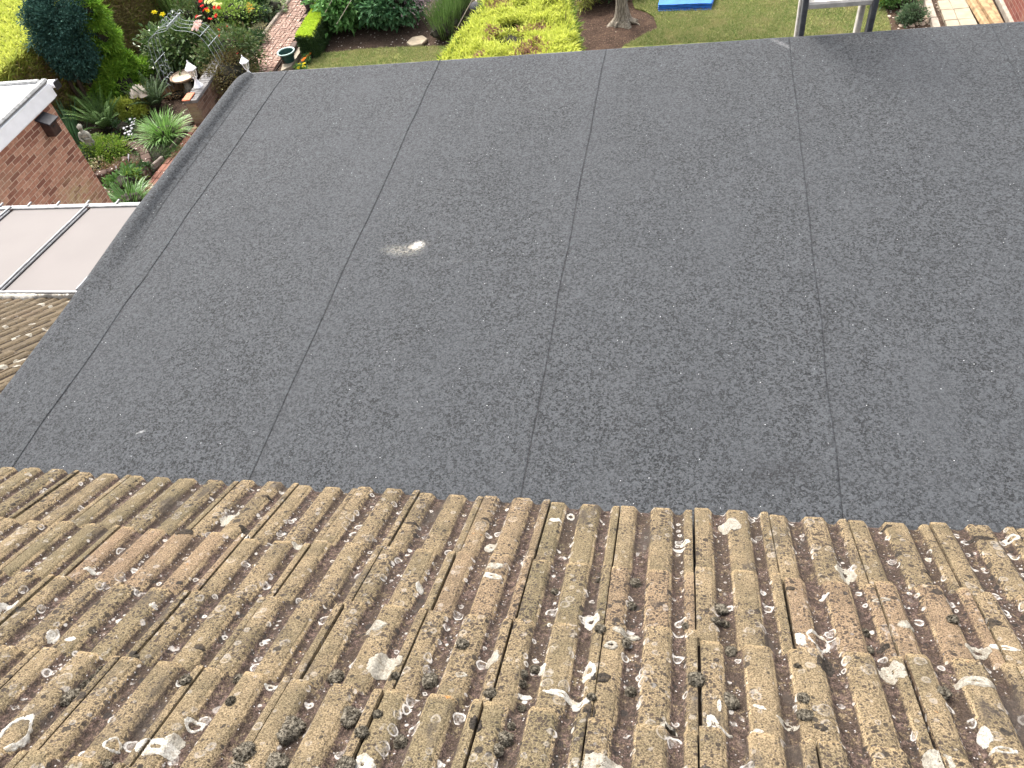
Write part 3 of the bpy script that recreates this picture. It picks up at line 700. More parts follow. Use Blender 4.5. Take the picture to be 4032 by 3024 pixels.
LX = lambda px, py: (G(px, py).x, G(px, py).y)
lp = [LX(1200, 275), LX(1245, 217), LX(1330, 210), LX(1450, 198), LX(1560, 192), LX(1700, 188), LX(1790, 186), (-3.6, 12.6), (-8.2, 12.6)]
lp = [LX(1200, 275), LX(1245, 217), LX(1340, 209), LX(1450, 198), LX(1560, 192), LX(1700, 188), LX(1800, 186), (-4.0, 11.5), LX(1180, 320)]
def lawn(name, pts, z, kind='structure'):
    o = sheet(name, pts, z, M['lawn'], thick=.06); return o
lawn('lawn_strip', lp, ZG+.03)
lr = [LX(2452, 190), LX(2500, 163), LX(2540, 140), LX(2590, 118), LX(2575, 70), LX(2540, 48), LX(2500, 38), LX(2490, 10), (-1.1, 17.5), (-1.2, 24), (6.0, 24), LX(3460, -60), LX(3465, 0), LX(3490, 60), LX(3505, 110), LX(3510, 160), (2.2, 11.5), (-2.2, 11.5)]
lawn('lawn', lr, ZG+.03)
br = [LX(2240, -40), LX(2440, -30), LX(2492, 10), LX(2502, 38), LX(2545, 52), LX(2580, 75), LX(2596, 118), LX(2545, 145), LX(2505, 168), LX(2455, 195), (-2.6, 12.0), (-3.2, 12.2)]
sheet('bark_bed', br, ZG+.012, M['bark_soil'])

def turf_blades(name, poly, n, z, mat):
    P2 = np.array(poly); lo, hi = P2.min(0), P2.max(0)
    q = RNG.uniform(lo, hi, (n, 2)); ins = np.zeros(n, bool); k = len(P2)
    for i in range(k):
        a, b = P2[i], P2[(i+1) % k]
        c_ = ((a[1] > q[:, 1]) != (b[1] > q[:, 1])) & (q[:, 0] < (b[0]-a[0])*(q[:, 1]-a[1])/(b[1]-a[1]+1e-9)+a[0]); ins ^= c_
    q = q[ins]; n = len(q); P = np.column_stack([q, np.full(n, z)])
    dr = RNG.normal(0, .55, (n, 3)); dr[:, 2] = 1; dr /= np.linalg.norm(dr, axis=1)[:, None]
    Ln = RNG.uniform(.025, .055, n)[:, None]; sd_ = RNG.normal(0, 1, (n, 3)); sd_[:, 2] = 0; sd_ /= np.linalg.norm(sd_, axis=1)[:, None]
    m_ = MB(); m_.addq(np.stack([P-sd_*.006, P+sd_*.006, P+dr*Ln], 1), 3)
    tag(m_.build(name, mat), 'short mown grass blades, green with dry straw patches', 'grass', kind='stuff')
GRASS = leafmat('grass_blade', [(.085, .145, .036), (.15, .20, .060), (.24, .25, .10), (.40, .35, .19)], .7, .3, .15, (.38, .34, .17))
turf_blades('grass', [LX(1200, 275), LX(1245, 217), LX(1340, 209), LX(1450, 198), LX(1560, 192), LX(1700, 188), LX(1800, 186), LX(1820, 300)], 22000, ZG+.03, GRASS)
turf_blades('grass', [LX(2452, 190), LX(2500, 163), LX(2540, 140), LX(2590, 118), LX(2575, 70), LX(2540, 48), LX(2500, 38), LX(2490, -20), LX(3450, -20), LX(3490, 60), LX(3505, 110), LX(3500, 130)], 60000, ZG+.03, GRASS)

# brick path, basket weave
def brick_mesh(poly, z, bl=.2, rot=0.0, origin=(0, 0), pattern='basket'):
    m_ = MB(); P2 = np.array(poly); c = P2.mean(0); ex = np.abs(P2-c).max()+1; h = bl/2
    def inside(x, y):
        r = False; k = len(P2)
        for i in range(k):
            a, b = P2[i], P2[(i+1) % k]
            if (a[1] > y) != (b[1] > y) and x < (b[0]-a[0])*(y-a[1])/(b[1]-a[1])+a[0]: r = not r
        return r
    R3 = Matrix.Rotation(rot, 3, 'Z'); n = int(ex/bl)+2
    for i in range(-n, n):
        for j in range(-n, n):
            for q in (-1, 1):
                if pattern == 'basket':
                    if (i+j) % 2: o = (i*bl+q*h/2, j*bl); sz = (h-.011, bl-.011)
                    else: o = (i*bl, j*bl+q*h/2); sz = (bl-.011, h-.011)
                else: o = (i*bl+(j % 2)*h, j*bl+q*h/2+0); sz = (bl-.011, h-.011)
                p = R3 @ Vector((*o, 0)); x, y = c[0]+p.x+origin[0], c[1]+p.y+origin[1]
                if inside(x, y):
                    m_.box((x, y, z+random.gauss(0, .0035)), (sz[0], sz[1], .05), R3 @ Matrix.Rotation(random.gauss(0, .012), 3, 'Z') @ Matrix.Rotation(random.gauss(0, .015), 3, 'X'), .005)
    return m_
def mat_paver(name, cols, fleck=.8):
    n = NT(name, .92, .2); r = n.nd('ShaderNodeValToRGB'); el = r.color_ramp.elements
    while len(el) < len(cols): el.new(.5)
    for i, q in enumerate(cols): el[i].position = i/(len(cols)-1); el[i].color = (*q, 1)
    n.put(r.inputs[0], n.island())
    c = n.mix(n.ramp(n.noise(22, 5, .7), .38, .7, 0, .6), r.outputs[0], tuple(k*1.6 for k in cols[-1]))
    v = n.vor(24); sp = n.nd('ShaderNodeSeparateColor'); n.put(sp.inputs[0], v.outputs['Color'])
    c = n.mix(n.math('MULTIPLY', n.ramp(v.outputs['Distance'], .42, .22), n.ramp(sp.outputs[0], fleck, fleck+.03)), c, (.55, .47, .40))
    n.bump(n.noise(60, 4, .7), .6, .006); return n.done(c)
PAV = mat_paver('brick_paver', [(.13, .080, .060), (.19, .122, .094), (.16, .098, .076), (.24, .162, .127)], .66)
PAVR = mat_paver('red_brick_paver', [(.105, .050, .036), (.19, .09, .062), (.14, .068, .05)], .88)
pa = [G(930, 300), G(1020, 165), G(1160, -40), G(1262, -40), G(1192, 165), G(1168, 205), G(1075, 300)]
pa = [LX(905, 330), LX(985, 228), LX(1015, 172), LX(1085, 70), LX(1150, -40), LX(1258, -40), LX(1185, 110), LX(1155, 185), LX(1110, 240), LX(1050, 330)]
base = sheet('path_bed', [(p[0], p[1]) for p in pa], ZG+.005, plain('path_joint_sand', (.045, .030, .022), .95, .4, 20), thick=.04)
brick_mesh([(p[0], p[1]) for p in pa], ZG+.01, .185, .02).build('path', PAV, None, kind='structure')
def edge_run(pts, wd, ht, z, seg, mat, name, label, cat, bev=.012):
    """a kerb laid as separate lengths end to end, one thing with a part for every length"""
    e = empty(name, (*pts[0][:2], ZG), label, cat); L = 0
    for a, b in zip(pts[:-1], pts[1:]):
        a = Vector((a[0], a[1], 0)); b = Vector((b[0], b[1], 0)); d = b-a; n = max(1, int(round(d.length/seg))); ang = math.atan2(d.y, d.x)
        for i in range(n):
            c = a+d*((i+.5)/n); m_ = MB()
            m_.box((c.x, c.y, z+ht/2+random.gauss(0, .003)), (d.length/n-.008, wd, ht), Matrix.Rotation(ang+random.gauss(0, .01), 3, 'Z'), bev); m_.build('kerb_stone', mat, e)
    return e
edge_run([LX(1146, 0), LX(1098, 72), LX(1036, 152)], .07, .09, ZG, .45, M['kerb'], 'path_kerb', 'grey kerb along the brick path beside the lime green shrub', 'kerb')
edge_run([LX(1010, 185), LX(978, 232), LX(940, 285)], .07, .09, ZG, .45, M['kerb'], 'path_kerb', 'flecked kerb at the near bend of the brick path behind the second lantern', 'kerb')
edge_run([LX(1130, 262), LX(1170, 190)], .13, .14, ZG, .55, M['timber_dk'], 'path_kerb', 'dark edging behind the green pot beside the brick path', 'kerb')
pd_ = sheet('stone_slab', [LX(1118, 262), LX(1180, 196), LX(1197, 197), LX(1150, 272), LX(1110, 290)], ZG+.06, M['paving'], thick=.1, kind=None); tag(pd_, 'long buff slab beside the brick path carrying the green pot', 'slab')
pb = [LX(470, 900), LX(555, 745), LX(690, 585), LX(790, 455), LX(870, 345), LX(1020, 300), LX(800, 800)]
pb = [LX(455, 930), LX(550, 760), LX(682, 600), LX(800, 450), LX(880, 350), LX(1000, 350), LX(860, 560), LX(660, 800), LX(560, 930)]
sheet('side_path_bed', pb, ZG-.005, plain('path_joint_sand', (.045, .030, .022), .95, .4, 20), thick=.03)
dv = Vector(LX(682, 600))-Vector(LX(550, 760))
brick_mesh(pb, ZG+.0, .22, math.atan2(dv.y, dv.x), pattern='run').build('side_path', PAVR, None, kind='structure')
edge_run([LX(505, 790), LX(580, 692), LX(648, 632)], .06, .10, ZG, .6, plain('lichened_kerb', (.17, .14, .115), .9, .4, 25), 'bed_kerb', 'narrow lichen flecked kerb between the side path and the curved brick bed', 'kerb')
edge_run([LX(676, 600), LX(742, 512), LX(790, 452)], .06, .09, ZG, .6, M['timber_dk'], 'bed_kerb', 'dark edging beside the daylily clump and the side path', 'kerb')

# ================================================================== FOLIAGE HELPERS
def unit(a): return a/np.maximum(np.linalg.norm(a, axis=-1, keepdims=True), 1e-9)
def rnd_dir(n):
    return unit(RNG.normal(0, 1, (n, 3)))
def leaves(m_, P, D, L, W, fold=.25, up=None):
    """broad leaves: base, two sides, tip; each its own island"""
    n = len(P); D = unit(D); ref = rnd_dir(n)*.6+np.array([0, 0, 1.0]) if up is None else up
    S = unit(np.cross(D, ref)); Nn = unit(np.cross(S, D)); L = np.asarray(L).reshape(-1, 1); W = np.asarray(W).reshape(-1, 1)
    mid = P+D*L*.45; tip = P+D*L-Nn*L*.12
    a = mid+S*W/2+Nn*W*fold; b = mid-S*W/2+Nn*W*fold
    m_.addq(np.stack([P, a, tip, b], 1), 4)
def blob_pts(c, r, n, shell=.55, clumps=0, spread=.2):
    c = np.array(c); r = np.array(r if hasattr(r, '__len__') else (r, r, r))
    if clumps:
        cd = rnd_dir(clumps); cr = RNG.uniform(shell, 1, (clumps, 1))**.5; cc = cd*cr
        k = RNG.integers(0, clumps, n); q = cc[k]+RNG.normal(0, spread, (n, 3)); d = unit(q*.7+RNG.normal(0, .3, (n, 3))+(q-cc[k])*2)
    else:
        d = rnd_dir(n); q = d*RNG.uniform(shell, 1, (n, 1))**.5
    return c+q*r, d
def core(parent, c, r, k=.62, name='inner_stems', sd=0):
    import bmesh
    bm = bmesh.new(); bmesh.ops.create_icosphere(bm, subdivisions=3, radius=1); r = r if hasattr(r, '__len__') else (r, r, r)
    v = []
    for q in bm.verts:
        f = k*(1+.35*n3(q.co.x*2, q.co.y*2, q.co.z*2+sd)); v.append((c[0]+q.co.x*r[0]*f, c[1]+q.co.y*r[1]*f, c[2]+q.co.z*r[2]*f))
    m_ = MB(); m_.add(v, [[l.index for l in f.verts] for f in bm.faces]); bm.free(); return m_.build(name, M['core'], parent)
def plant(name, c, label, cat, group=None): return empty(name, (c[0], c[1], c[2]), label, cat, group)
def bush(name, label, c, r, n, L, W, mat, cat='shrub', upb=.25, clumps=0, spread=.2, shell=.5, cr=.62, group=None, droop=0.0):
    e = plant(name, (c[0], c[1], c[2]-(r[2] if hasattr(r, '__len__') else r)), label, cat, group)
    P, D = blob_pts(c, r, n, shell, clumps, spread); D = D+rnd_dir(n)*.55+np.array([0, 0, upb-droop])
    keep = P[:, 2] > ZG+.01; m_ = MB(); leaves(m_, P[keep], D[keep], RNG.uniform(.6, 1.25, keep.sum())*L, RNG.uniform(.7, 1.2, keep.sum())*W)
    m_.build('foliage', mat, e); core(e, c, r, cr, sd=n)
    return e
def strap(m_, c, n, L, W, spread=1.0, rise=1.0, seg=7, rad=.06, droop=1.0):
    c = np.array(c)
    for i in range(n):
        th = random.uniform(0, 2*math.pi); el = random.uniform(.25, 1.0)*spread; l = L*random.uniform(.6, 1.1); w_ = W*random.uniform(.7, 1.2)
        d = np.array([math.cos(th), math.sin(th), 0]); s_ = np.array([-d[1], d[0], 0]); t = np.linspace(0, 1, seg)
        x = l*el*t; z = l*rise*(t*(1.25-.4*el)-droop*el*.95*t*t)
        tw = random.uniform(-.4, .4)
        ce = c+d*random.uniform(0, rad)+np.outer(x, d)+np.outer(z, [0, 0, 1])+np.outer(t*t*tw*l*.3, s_)
        ww = (w_/2*np.array([.7]+[1]*(seg-3)+[.7, .08]))[:, None]
        m_.grid(np.stack([ce-s_*ww+[0, 0, .25]*ww, ce, ce+s_*ww+[0, 0, .25]*ww]))
def fern_frond(m_, c, th, l, arch, wd, el0=1.0):
    d = np.array([math.cos(th), math.sin(th), 0]); s_ = np.array([-d[1], d[0], 0]); k = 30; t = np.linspace(.12, 1, k)
    def pos(t): return np.array(c)+np.outer(l*arch*t, d)+np.outer(l*(el0*t-.62*arch*t*t), [0, 0, 1])
    P = pos(t); T = unit(pos(t+.02)-P)
    ln = wd*np.sin(np.pi*np.clip(t*.93+.05, 0, 1))**.7*(1-.35*t)
    for sg in (-1, 1):
        D = s_*sg+T*.55+np.array([0, 0, -.12]); leaves(m_, P, D+RNG.normal(0, .06, D.shape), ln, np.full(k, l*.026), .05, up=np.tile([0, 0, 1.0], (k, 1)))
    m_.tube([tuple(p) for p in pos(np.linspace(0, 1, 8))], list(np.linspace(.006, .0015, 8)), 4)
def flowers(e, pts, r, mat, cmat=None, petals=6, name='flower'):
    for p in pts:
        m_ = MB(); nrm = unit(np.array([random.gauss(0, .35), random.gauss(-.25, .3), 1.0])); a = unit(np.cross(nrm, [1, .2, 0])); b = np.cross(nrm, a)
        for ring_, (kk, tilt) in enumerate(((1, .25), (.7, .7))):
            th = np.arange(petals)*2*math.pi/petals+ring_*.5+random.random(); D = np.outer(np.cos(th), a)+np.outer(np.sin(th), b)+nrm*tilt
            leaves(m_, np.tile(np.array(p), (petals, 1)), D, np.full(petals, r*kk), np.full(petals, r*.75*kk), .15, up=np.tile(nrm, (petals, 1)))
        f = m_.build(name, mat, e)
        if cmat:
            c_ = MB(); q = Vector(p)+Vector(nrm)*r*.22; c_.lathe([(r*.05, -.15*r), (r*.26, 0), (r*.2, .12*r), (r*.03, .18*r)], 8, q); c_.build('flower_centre', cmat, f)
def stems(m_, base, tips, r=.004):
    for t in tips:
        b = Vector(base)+Vector((random.gauss(0, .04), random.gauss(0, .04), 0)); t = Vector(t); mid = b.lerp(t, .55)+Vector((random.gauss(0, .03), random.gauss(0, .03), .03))
        m_.tube([b, mid, t], [r, r*.9, r*.6], 5)

GOLD = leafmat('golden_conifer_spray', [(.27, .32, .042), (.41, .445, .085), (.49, .51, .12), (.32, .36, .050)], .6, .35, .2)
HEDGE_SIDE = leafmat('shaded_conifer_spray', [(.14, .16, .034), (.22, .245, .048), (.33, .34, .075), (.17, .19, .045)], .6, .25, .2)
HEDGE_BROWN = leafmat('browned_conifer_spray', [(.15, .10, .052), (.21, .15, .068), (.16, .15, .05), (.26, .19, .10)], .7, .2, .15)
TWIG = leafmat('dead_conifer_spray', [(.22, .12, .085), (.30, .18, .13), (.17, .10, .06)], .8, .2, .1)
CYP = leafmat('blue_cypress_spray', [(.020, .056, .042), (.034, .085, .066), (.055, .12, .09)], .7, .12, .2)
THU = leafmat('bright_thuja_spray', [(.050, .13, .012), (.11, .23, .020), (.22, .36, .040), (.065, .16, .02)], .55, .3, .3)
FERN = leafmat('fern_frond', [(.040, .085, .018), (.075, .14, .030), (.12, .20, .05)], .55, .3, .3)
FERND = leafmat('dark_fern_frond', [(.028, .058, .018), (.055, .095, .032), (.08, .13, .045)], .55, .3, .3)
LIME = leafmat('lime_leaf', [(.13, .22, .035), (.25, .34, .07), (.19, .28, .05), (.09, .16, .028)], .5, .3, .3)
YEL = leafmat('yellow_leaf', [(.30, .36, .05), (.44, .48, .09), (.21, .27, .04)], .5, .3, .3)
STRAP = leafmat('strap_leaf', [(.05, .135, .018), (.10, .22, .035), (.19, .33, .085), (.07, .17, .025)], .42, .25, .5)
IRIS = leafmat('iris_leaf', [(.025, .065, .022), (.045, .10, .04), (.08, .15, .07)], .45, .2, .5)
MID = leafmat('mid_green_leaf', [(.028, .075, .014), (.055, .13, .026), (.10, .19, .048), (.045, .10, .02)], .45, .22, .45)
DARK = leafmat('dark_green_leaf', [(.014, .042, .010), (.028, .070, .018), (.05, .10, .03)], .45, .18, .45)
LAUR = leafmat('glossy_laurel_leaf', [(.022, .055, .012), (.045, .090, .020), (.095, .15, .045), (.15, .19, .07)], .32, .18, .6)
ROSE = leafmat('rose_leaf', [(.030, .065, .016), (.06, .105, .026), (.105, .15, .05), (.09, .065, .03)], .5, .2, .35)
GREY = leafmat('grey_leaf', [(.12, .16, .10), (.19, .24, .15), (.26, .31, .21)], .7, .2, .2)
LAV = leafmat('lavender_leaf', [(.045, .085, .022), (.08, .14, .035), (.13, .20, .06)], .6, .25, .25)
LAVF = leafmat('lavender_flower', [(.20, .14, .17), (.27, .20, .23), (.17, .13, .12)], .8, .2, .1)
COTO = leafmat('cotoneaster_leaf', [(.065, .040, .018), (.10, .065, .028), (.085, .085, .025), (.16, .14, .045)], .55, .15, .35)
BROWNG = leafmat('dry_leaf', [(.12, .070, .040), (.19, .12, .07), (.14, .11, .04)], .8, .2, .15)
BEIGE = leafmat('beige_grass', [(.24, .23, .12), (.34, .30, .17), (.18, .19, .08)], .7, .25, .2)
PURP = leafmat('purple_leaf', [(.030, .012, .014), (.055, .022, .022), (.04, .03, .015)], .5, .15, .4)
fl = lambda nm, c: leafmat(nm, [tuple(k*.8 for k in c), c, tuple(min(1, k*1.1) for k in c)], .6, .3, .2)
FY, FR, FP, FW, FO, FL, FYC = fl('yellow_petal', (.85, .50, .012)), fl('red_petal', (.62, .025, .018)), fl('pink_petal', (.80, .42, .36)), fl('white_petal', (.75, .70, .74)), fl('orange_petal', (.85, .20, .025)), fl('pale_yellow_petal', (.78, .74, .26)), fl('apricot_petal', (.85, .36, .06))

AY = G(672, 395).y
# ------------------------------------------------------------------ conifer hedges
def spray_face(m_, o, a, b, n, nrm, L, W, depth=.10, lean=.5):
    o, a, b, nrm = [np.array(k, float) for k in (o, a, b, nrm)]
    u, v = RNG.uniform(0, 1, n), RNG.uniform(0, 1, n); P = o+np.outer(u, a)+np.outer(v, b)
    P -= np.outer(RNG.uniform(-.3, 1, n)*depth, nrm)
    D = nrm*RNG.uniform(.2, .9, (n, 1))+np.array([0, 0, lean])+rnd_dir(n)*.55
    leaves(m_, P, D, RNG.uniform(.6, 1.3, n)*L, RNG.uniform(.6, 1.2, n)*W, .1)
    # side shoots of each spray
    k = n//2; q = RNG.integers(0, n, k); leaves(m_, P[q]+unit(D[q])*L*.35, unit(D[q])+rnd_dir(k)*.7, np.full(k, L*.6), np.full(k, W*.7), .1)
def hedge_core(e, x0, x1, y0, y1, z0, z1, ins=.10):
    m_ = MB(); m_.box(((x0+x1)/2, (y0+y1)/2, (z0+z1)/2-ins/2), (x1-x0-2*ins, y1-y0-2*ins, z1-z0-ins)); m_.build('inner_stems', M['core'], e)

# long hedge down the left side
HX = -12.35; HT = aty(73, 219, 13.0); HZ = (Vector((0, 0, CAMZ))+ray(73, 219)*(HX/ray(73, 219).x)).z
lh = plant('conifer_hedge', (HX-1, 14, ZG), 'long tall conifer hedge, bright yellow flat top and brownish green side, behind the dark cypress', 'hedge')
hedge_core(lh, HX-2.6, HX-.02, 8.2, 21, ZG, HZ-.04)
mb = MB(); spray_face(mb, (HX-2.6, 8.2, HZ), (2.65, 0, 0), (0, 9.5, 0), 26000, (0, 0, 1), .11, .030, .10, .15); mb.build('golden_top', GOLD, lh)
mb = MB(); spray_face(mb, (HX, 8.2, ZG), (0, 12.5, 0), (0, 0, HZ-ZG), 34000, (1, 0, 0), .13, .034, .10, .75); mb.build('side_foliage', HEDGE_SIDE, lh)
mb = MB(); spray_face(mb, (HX+.04, 8.2, ZG), (0, 12.5, 0), (0, 0, HZ-ZG), 5200, (1, 0, 0), .20, .040, .06, 1.0); mb.build('new_growth', leafmat('fresh_conifer_spray', [(.19, .24, .045), (.30, .34, .07), (.40, .42, .10)], .6, .3, .2), lh)
mb = MB()
for (yc, zc, sy, sz, n) in ((12.4, -4.3, .9, .5, 4500), (15.8, -4.2, 1.6, .7, 9000), (14.4, -4.7, 1.2, .3, 3500), (17.5, -4.0, 1.0, .8, 4000)):
    P = np.column_stack([HX+RNG.uniform(-.02, .14, n), RNG.normal(yc, sy*.5, n), np.clip(RNG.normal(zc, sz*.5, n), ZG+.02, HZ)])
    leaves(mb, P, np.array([.6, 0, .5])+rnd_dir(n)*.7, RNG.uniform(.05, .13, n), RNG.uniform(.018, .034, n), .1)
mb.build('browned_foliage', HEDGE_BROWN, lh)
mb = MB(); spray_face(mb, (HX-.02, 8.2, HZ-.02), (0, 12.5, 0), (0, 0, -.30), 5200, (1, 0, .2), .12, .026, .10, .7); mb.build('golden_edge', GOLD, lh)

# dark cypress leaning up in front of the hedge
CB = G(365, 425); CTy = CB.y-.15
ct = aty(205, 60, CTy)
cyp = plant('cypress', CB, 'dense dark blue green cypress with bare stems, between yellow hedge and bright thuja', 'tree')
tr = MB()
for k in range(5):
    th = k*1.3; b = CB+Vector((.06*math.cos(th), .06*math.sin(th), -.05)); t = CB.lerp(ct, .55)+Vector((.22*math.cos(th), .22*math.sin(th), 0)); tr.tube([b, b.lerp(t, .5)+Vector((.05*math.cos(th), .05*math.sin(th), 0)), t], [.05, .04, .02], 8)
tr.build('trunk', M['stem'], cyp, smooth=True)
mb = MB(); hgt = ct.z-CB.z
for t, off, rr, n in ((.44, (.14, 0), .20, 2200), (.52, (-.06, -.05), .22, 2500), (.54, (.20, 0), .26, 3200), (.64, (-.06, 0), .34, 4800), (.72, (.18, 0), .38, 5000), (.82, (-.08, 0), .42, 6000), (.90, (.16, 0), .42, 5200), (.97, (-.20, .05), .38, 5200), (1.02, (.06, .2), .42, 4600), (1.05, (-.16, .25), .36, 4000)):
    c = CB.lerp(ct, t)+Vector((off[0], off[1], 0)); P, D = blob_pts(c, (rr, rr, rr*1.05), n, .6, 34, .17)
    leaves(mb, P, D+rnd_dir(n)*.5+np.array([0, 0, .25]), RNG.uniform(.035, .075, n), RNG.uniform(.018, .034, n), .1)
mb.build('crown', CYP, cyp)
mb = MB()
for t, rr in ((.55, .22), (.68, .32), (.8, .38), (.95, .38)): mb.lathe([(.02, -rr), (rr*.55, -rr*.6), (rr*.62, 0), (rr*.5, rr*.4), (.02, rr*.6)], 12, CB.lerp(ct, t), jit=.15)
mb.build('inner_stems', M['core'], cyp)

# bright green thuja
tb = G(490, 400); th_ = plant('thuja', tb, 'bright green feathery thuja growing between dark cypress and rose arch', 'shrub')
mb = MB()
def thuja_blob(px, py, z, r, n):
    c = at(px, py, z); P, D = blob_pts(c, (r, r, r*1.1), n, .6, 20, .15); leaves(mb, P, D+rnd_dir(n)*.4+np.array([.1, -.1, .15]), RNG.uniform(.06, .13, n), RNG.uniform(.018, .032, n), .15); return c, r
cs_ = [thuja_blob(*q) for q in ((430, 330, -4.62, .34, 3400), (455, 270, -4.42, .33, 3200), (490, 340, -4.70, .36, 3400), (545, 300, -4.72, .28, 2200), (405, 200, -4.05, .28, 2400), (400, 140, -3.72, .26, 2200), (372, 80, -3.42, .24, 2000), (350, 40, -3.20, .22, 1800), (440, 380, -4.82, .26, 1800), (580, 270, -4.68, .18, 1000), (430, 150, -3.95, .2, 1300))]
mb.build('foliage', THU, th_)
mb = MB()
for c, r in cs_: mb.lathe([(.01, -r*.6), (r*.55, -r*.3), (r*.6, 0), (r*.5, r*.4), (.01, r*.6)], 10, c, jit=.15)
mb.tube([tb, cs_[1][0], cs_[4][0], cs_[7][0]], [.05, .04, .03, .01], 6); mb.build('inner_stems', M['core'], th_)

# golden hedge in the middle
gz = -3.3
GX0, GX1 = at(1800, 140, gz).x, at(2262, 120, gz).x
gh = plant('conifer_hedge', ((GX0+GX1)/2, 12.5, ZG), 'wide bright yellow conifer hedge with dark holes and dead brown patches beside the lawn', 'hedge')
gp = [at(1768, 190, gz), at(1815, 130, gz), at(1850, 85, gz), at(1895, 30, gz), at(1915, -20, gz), at(1960, -160, gz), at(2215, -160, gz), at(2235, 0, gz), at(2256, 77, gz), at(2272, 180, gz), at(2300, 380, gz), at(1640, 380, gz)]
g2 = np.array([(p.x, p.y) for p in gp]); cc = g2.mean(0)
def in_poly(q, P2):
    ins = np.zeros(len(q), bool); k = len(P2)
    for i in range(k):
        a, b = P2[i], P2[(i+1) % k]
        ins ^= ((a[1] > q[:, 1]) != (b[1] > q[:, 1])) & (q[:, 0] < (b[0]-a[0])*(q[:, 1]-a[1])/(b[1]-a[1]+1e-12)+a[0])
    return ins
holes = [(at(2075, 20, gz), .22), (at(2010, 95, gz), .27), (at(2000, 145, gz), .33), (at(2170, 55, gz), .06), (at(1925, 120, gz), .05)]
brown = [(at(1965, 15, gz), .24), (at(2120, 105, gz), .18), (at(2085, 205, gz), .30), (at(1940, 125, gz), .13), (at(1920, 160, gz), .10), (at(2060, 175, gz), .10), (at(1890, 222, gz), .12), (at(2115, 170, gz), .08), (at(2060, 110, gz), .09)]
q = RNG.uniform(g2.min(0), g2.max(0), (120000, 2)); q = q[in_poly(q, g2)]
zz = np.array([gz+.10*n3(a*2.2, b*2.2, 1)+.05*n3(a*6, b*6, 2) for a, b in q]); P = np.column_stack([q, zz-RNG.uniform(0, .12, len(q))])
keep = np.ones(len(P), bool); isb = np.zeros(len(P), bool)
for c, r in holes:
    d = np.hypot(P[:, 0]-c.x, (P[:, 1]-c.y)*1.5); keep &= (d > r*RNG.uniform(.65, 1.25, len(P)))
for c, r in brown:
    d = np.hypot(P[:, 0]-c.x, (P[:, 1]-c.y)*1.0); isb |= (d < r*RNG.uniform(.1, 1.1, len(P)))
ed = q-cc; ed = unit(np.column_stack([ed, np.zeros(len(q))]))
rr_ = (np.linalg.norm((q-cc)/np.array([1.25, 3.0]), axis=1)[:, None])**3
D = np.array([-.1, -.15, .55])+rnd_dir(len(P))*.6+ed*np.clip(rr_, 0, 1.2)
mb = MB(); k_ = keep & ~isb; leaves(mb, P[k_], D[k_], RNG.uniform(.05, .13, k_.sum()), RNG.uniform(.012, .024, k_.sum()), .12); mb.build('golden_top', GOLD, gh)
mb = MB(); k_ = keep & isb; leaves(mb, P[k_], D[k_], RNG.uniform(.05, .11, k_.sum()), RNG.uniform(.016, .03, k_.sum()), .12); mb.build('dead_foliage', TWIG, gh)
n = len(gp); mb = MB()
for i in range(n):
    a, b = gp[i], gp[(i+1) % n]; nr = Vector((b.y-a.y, a.x-b.x, 0)).normalized()
    if nr.dot(Vector((a.x-cc[0], a.y-cc[1], 0))) < 0: nr = -nr
    spray_face(mb, (a.x, a.y, ZG+.1), b-a, (0, 0, gz-ZG-.1), int(900*(b-a).length), nr, .14, .03, .14, .7)
mb.build('side_foliage', leafmat('green_conifer_spray', [(.06, .10, .02), (.11, .165, .03), (.18, .25, .045), (.12, .075, .035)], .6, .25, .2), gh)
v = [(cc[0]+(p.x-cc[0])*.88, cc[1]+(p.y-cc[1])*.95, z) for z in (ZG, gz-.16) for p in gp]
mb = MB(); mb.add(v, [tuple(range(n, 2*n))]+[(i, (i+1) % n, n+(i+1) % n, n+i) for i in range(n)]); mb.build('inner_stems', M['core'], gh)

# clipped box hedge beside the path
bz = -4.52
bp_ = [at(1165, 141, bz), at(1224, 143, bz), at(1300, 0, bz), at(1340, -80, bz), at(1292, -80, bz), at(1253, 0, bz)]
bh = plant('box_hedge', G(1200, 190), 'low clipped hedge with lime green top running beside the brick path', 'hedge')
b2 = np.array([(p.x, p.y) for p in bp_]); q = RNG.uniform(b2.min(0), b2.max(0), (26000, 2)); q = q[in_poly(q, b2)]
P = np.column_stack([q, bz-RNG.uniform(-.01, .05, len(q))]); mb = MB(); leaves(mb, P, np.array([0, 0, .6])+rnd_dir(len(P))*.8, RNG.uniform(.035, .06, len(P)), RNG.uniform(.02, .035, len(P)))
mb.build('lime_top', leafmat('lime_box_leaf', [(.25, .36, .03), (.42, .52, .05), (.33, .44, .04)], .5, .3, .3), bh)
mb = MB(); c2_ = b2.mean(0)
for i in range(6):
    a, b = bp_[i], bp_[(i+1) % 6]; nr = Vector((b.y-a.y, a.x-b.x, 0)).normalized()
    if nr.dot(Vector((a.x-c2_[0], a.y-c2_[1], 0))) < 0: nr = -nr
    nn_ = int(4200*(b-a).length); u, v_ = RNG.uniform(0, 1, nn_), RNG.uniform(0, 1, nn_)
    P = np.array(a)[None]*0+np.column_stack([a.x+u*(b.x-a.x), a.y+u*(b.y-a.y), ZG+v_*(bz-ZG-.01)])-np.outer(RNG.uniform(-.02, .05, nn_), nr)
    leaves(mb, P, np.array(nr)*.7+np.array([0, 0, .3])+rnd_dir(nn_)*.7, RNG.uniform(.03, .055, nn_), RNG.uniform(.018, .03, nn_))
mb.build('side_foliage', leafmat('shade_toned_box_leaf', [(.018, .042, .012), (.032, .065, .018), (.06, .10, .025)], .5, .2, .3), bh)  # shade on the box hedge's sides is painted into these leaves
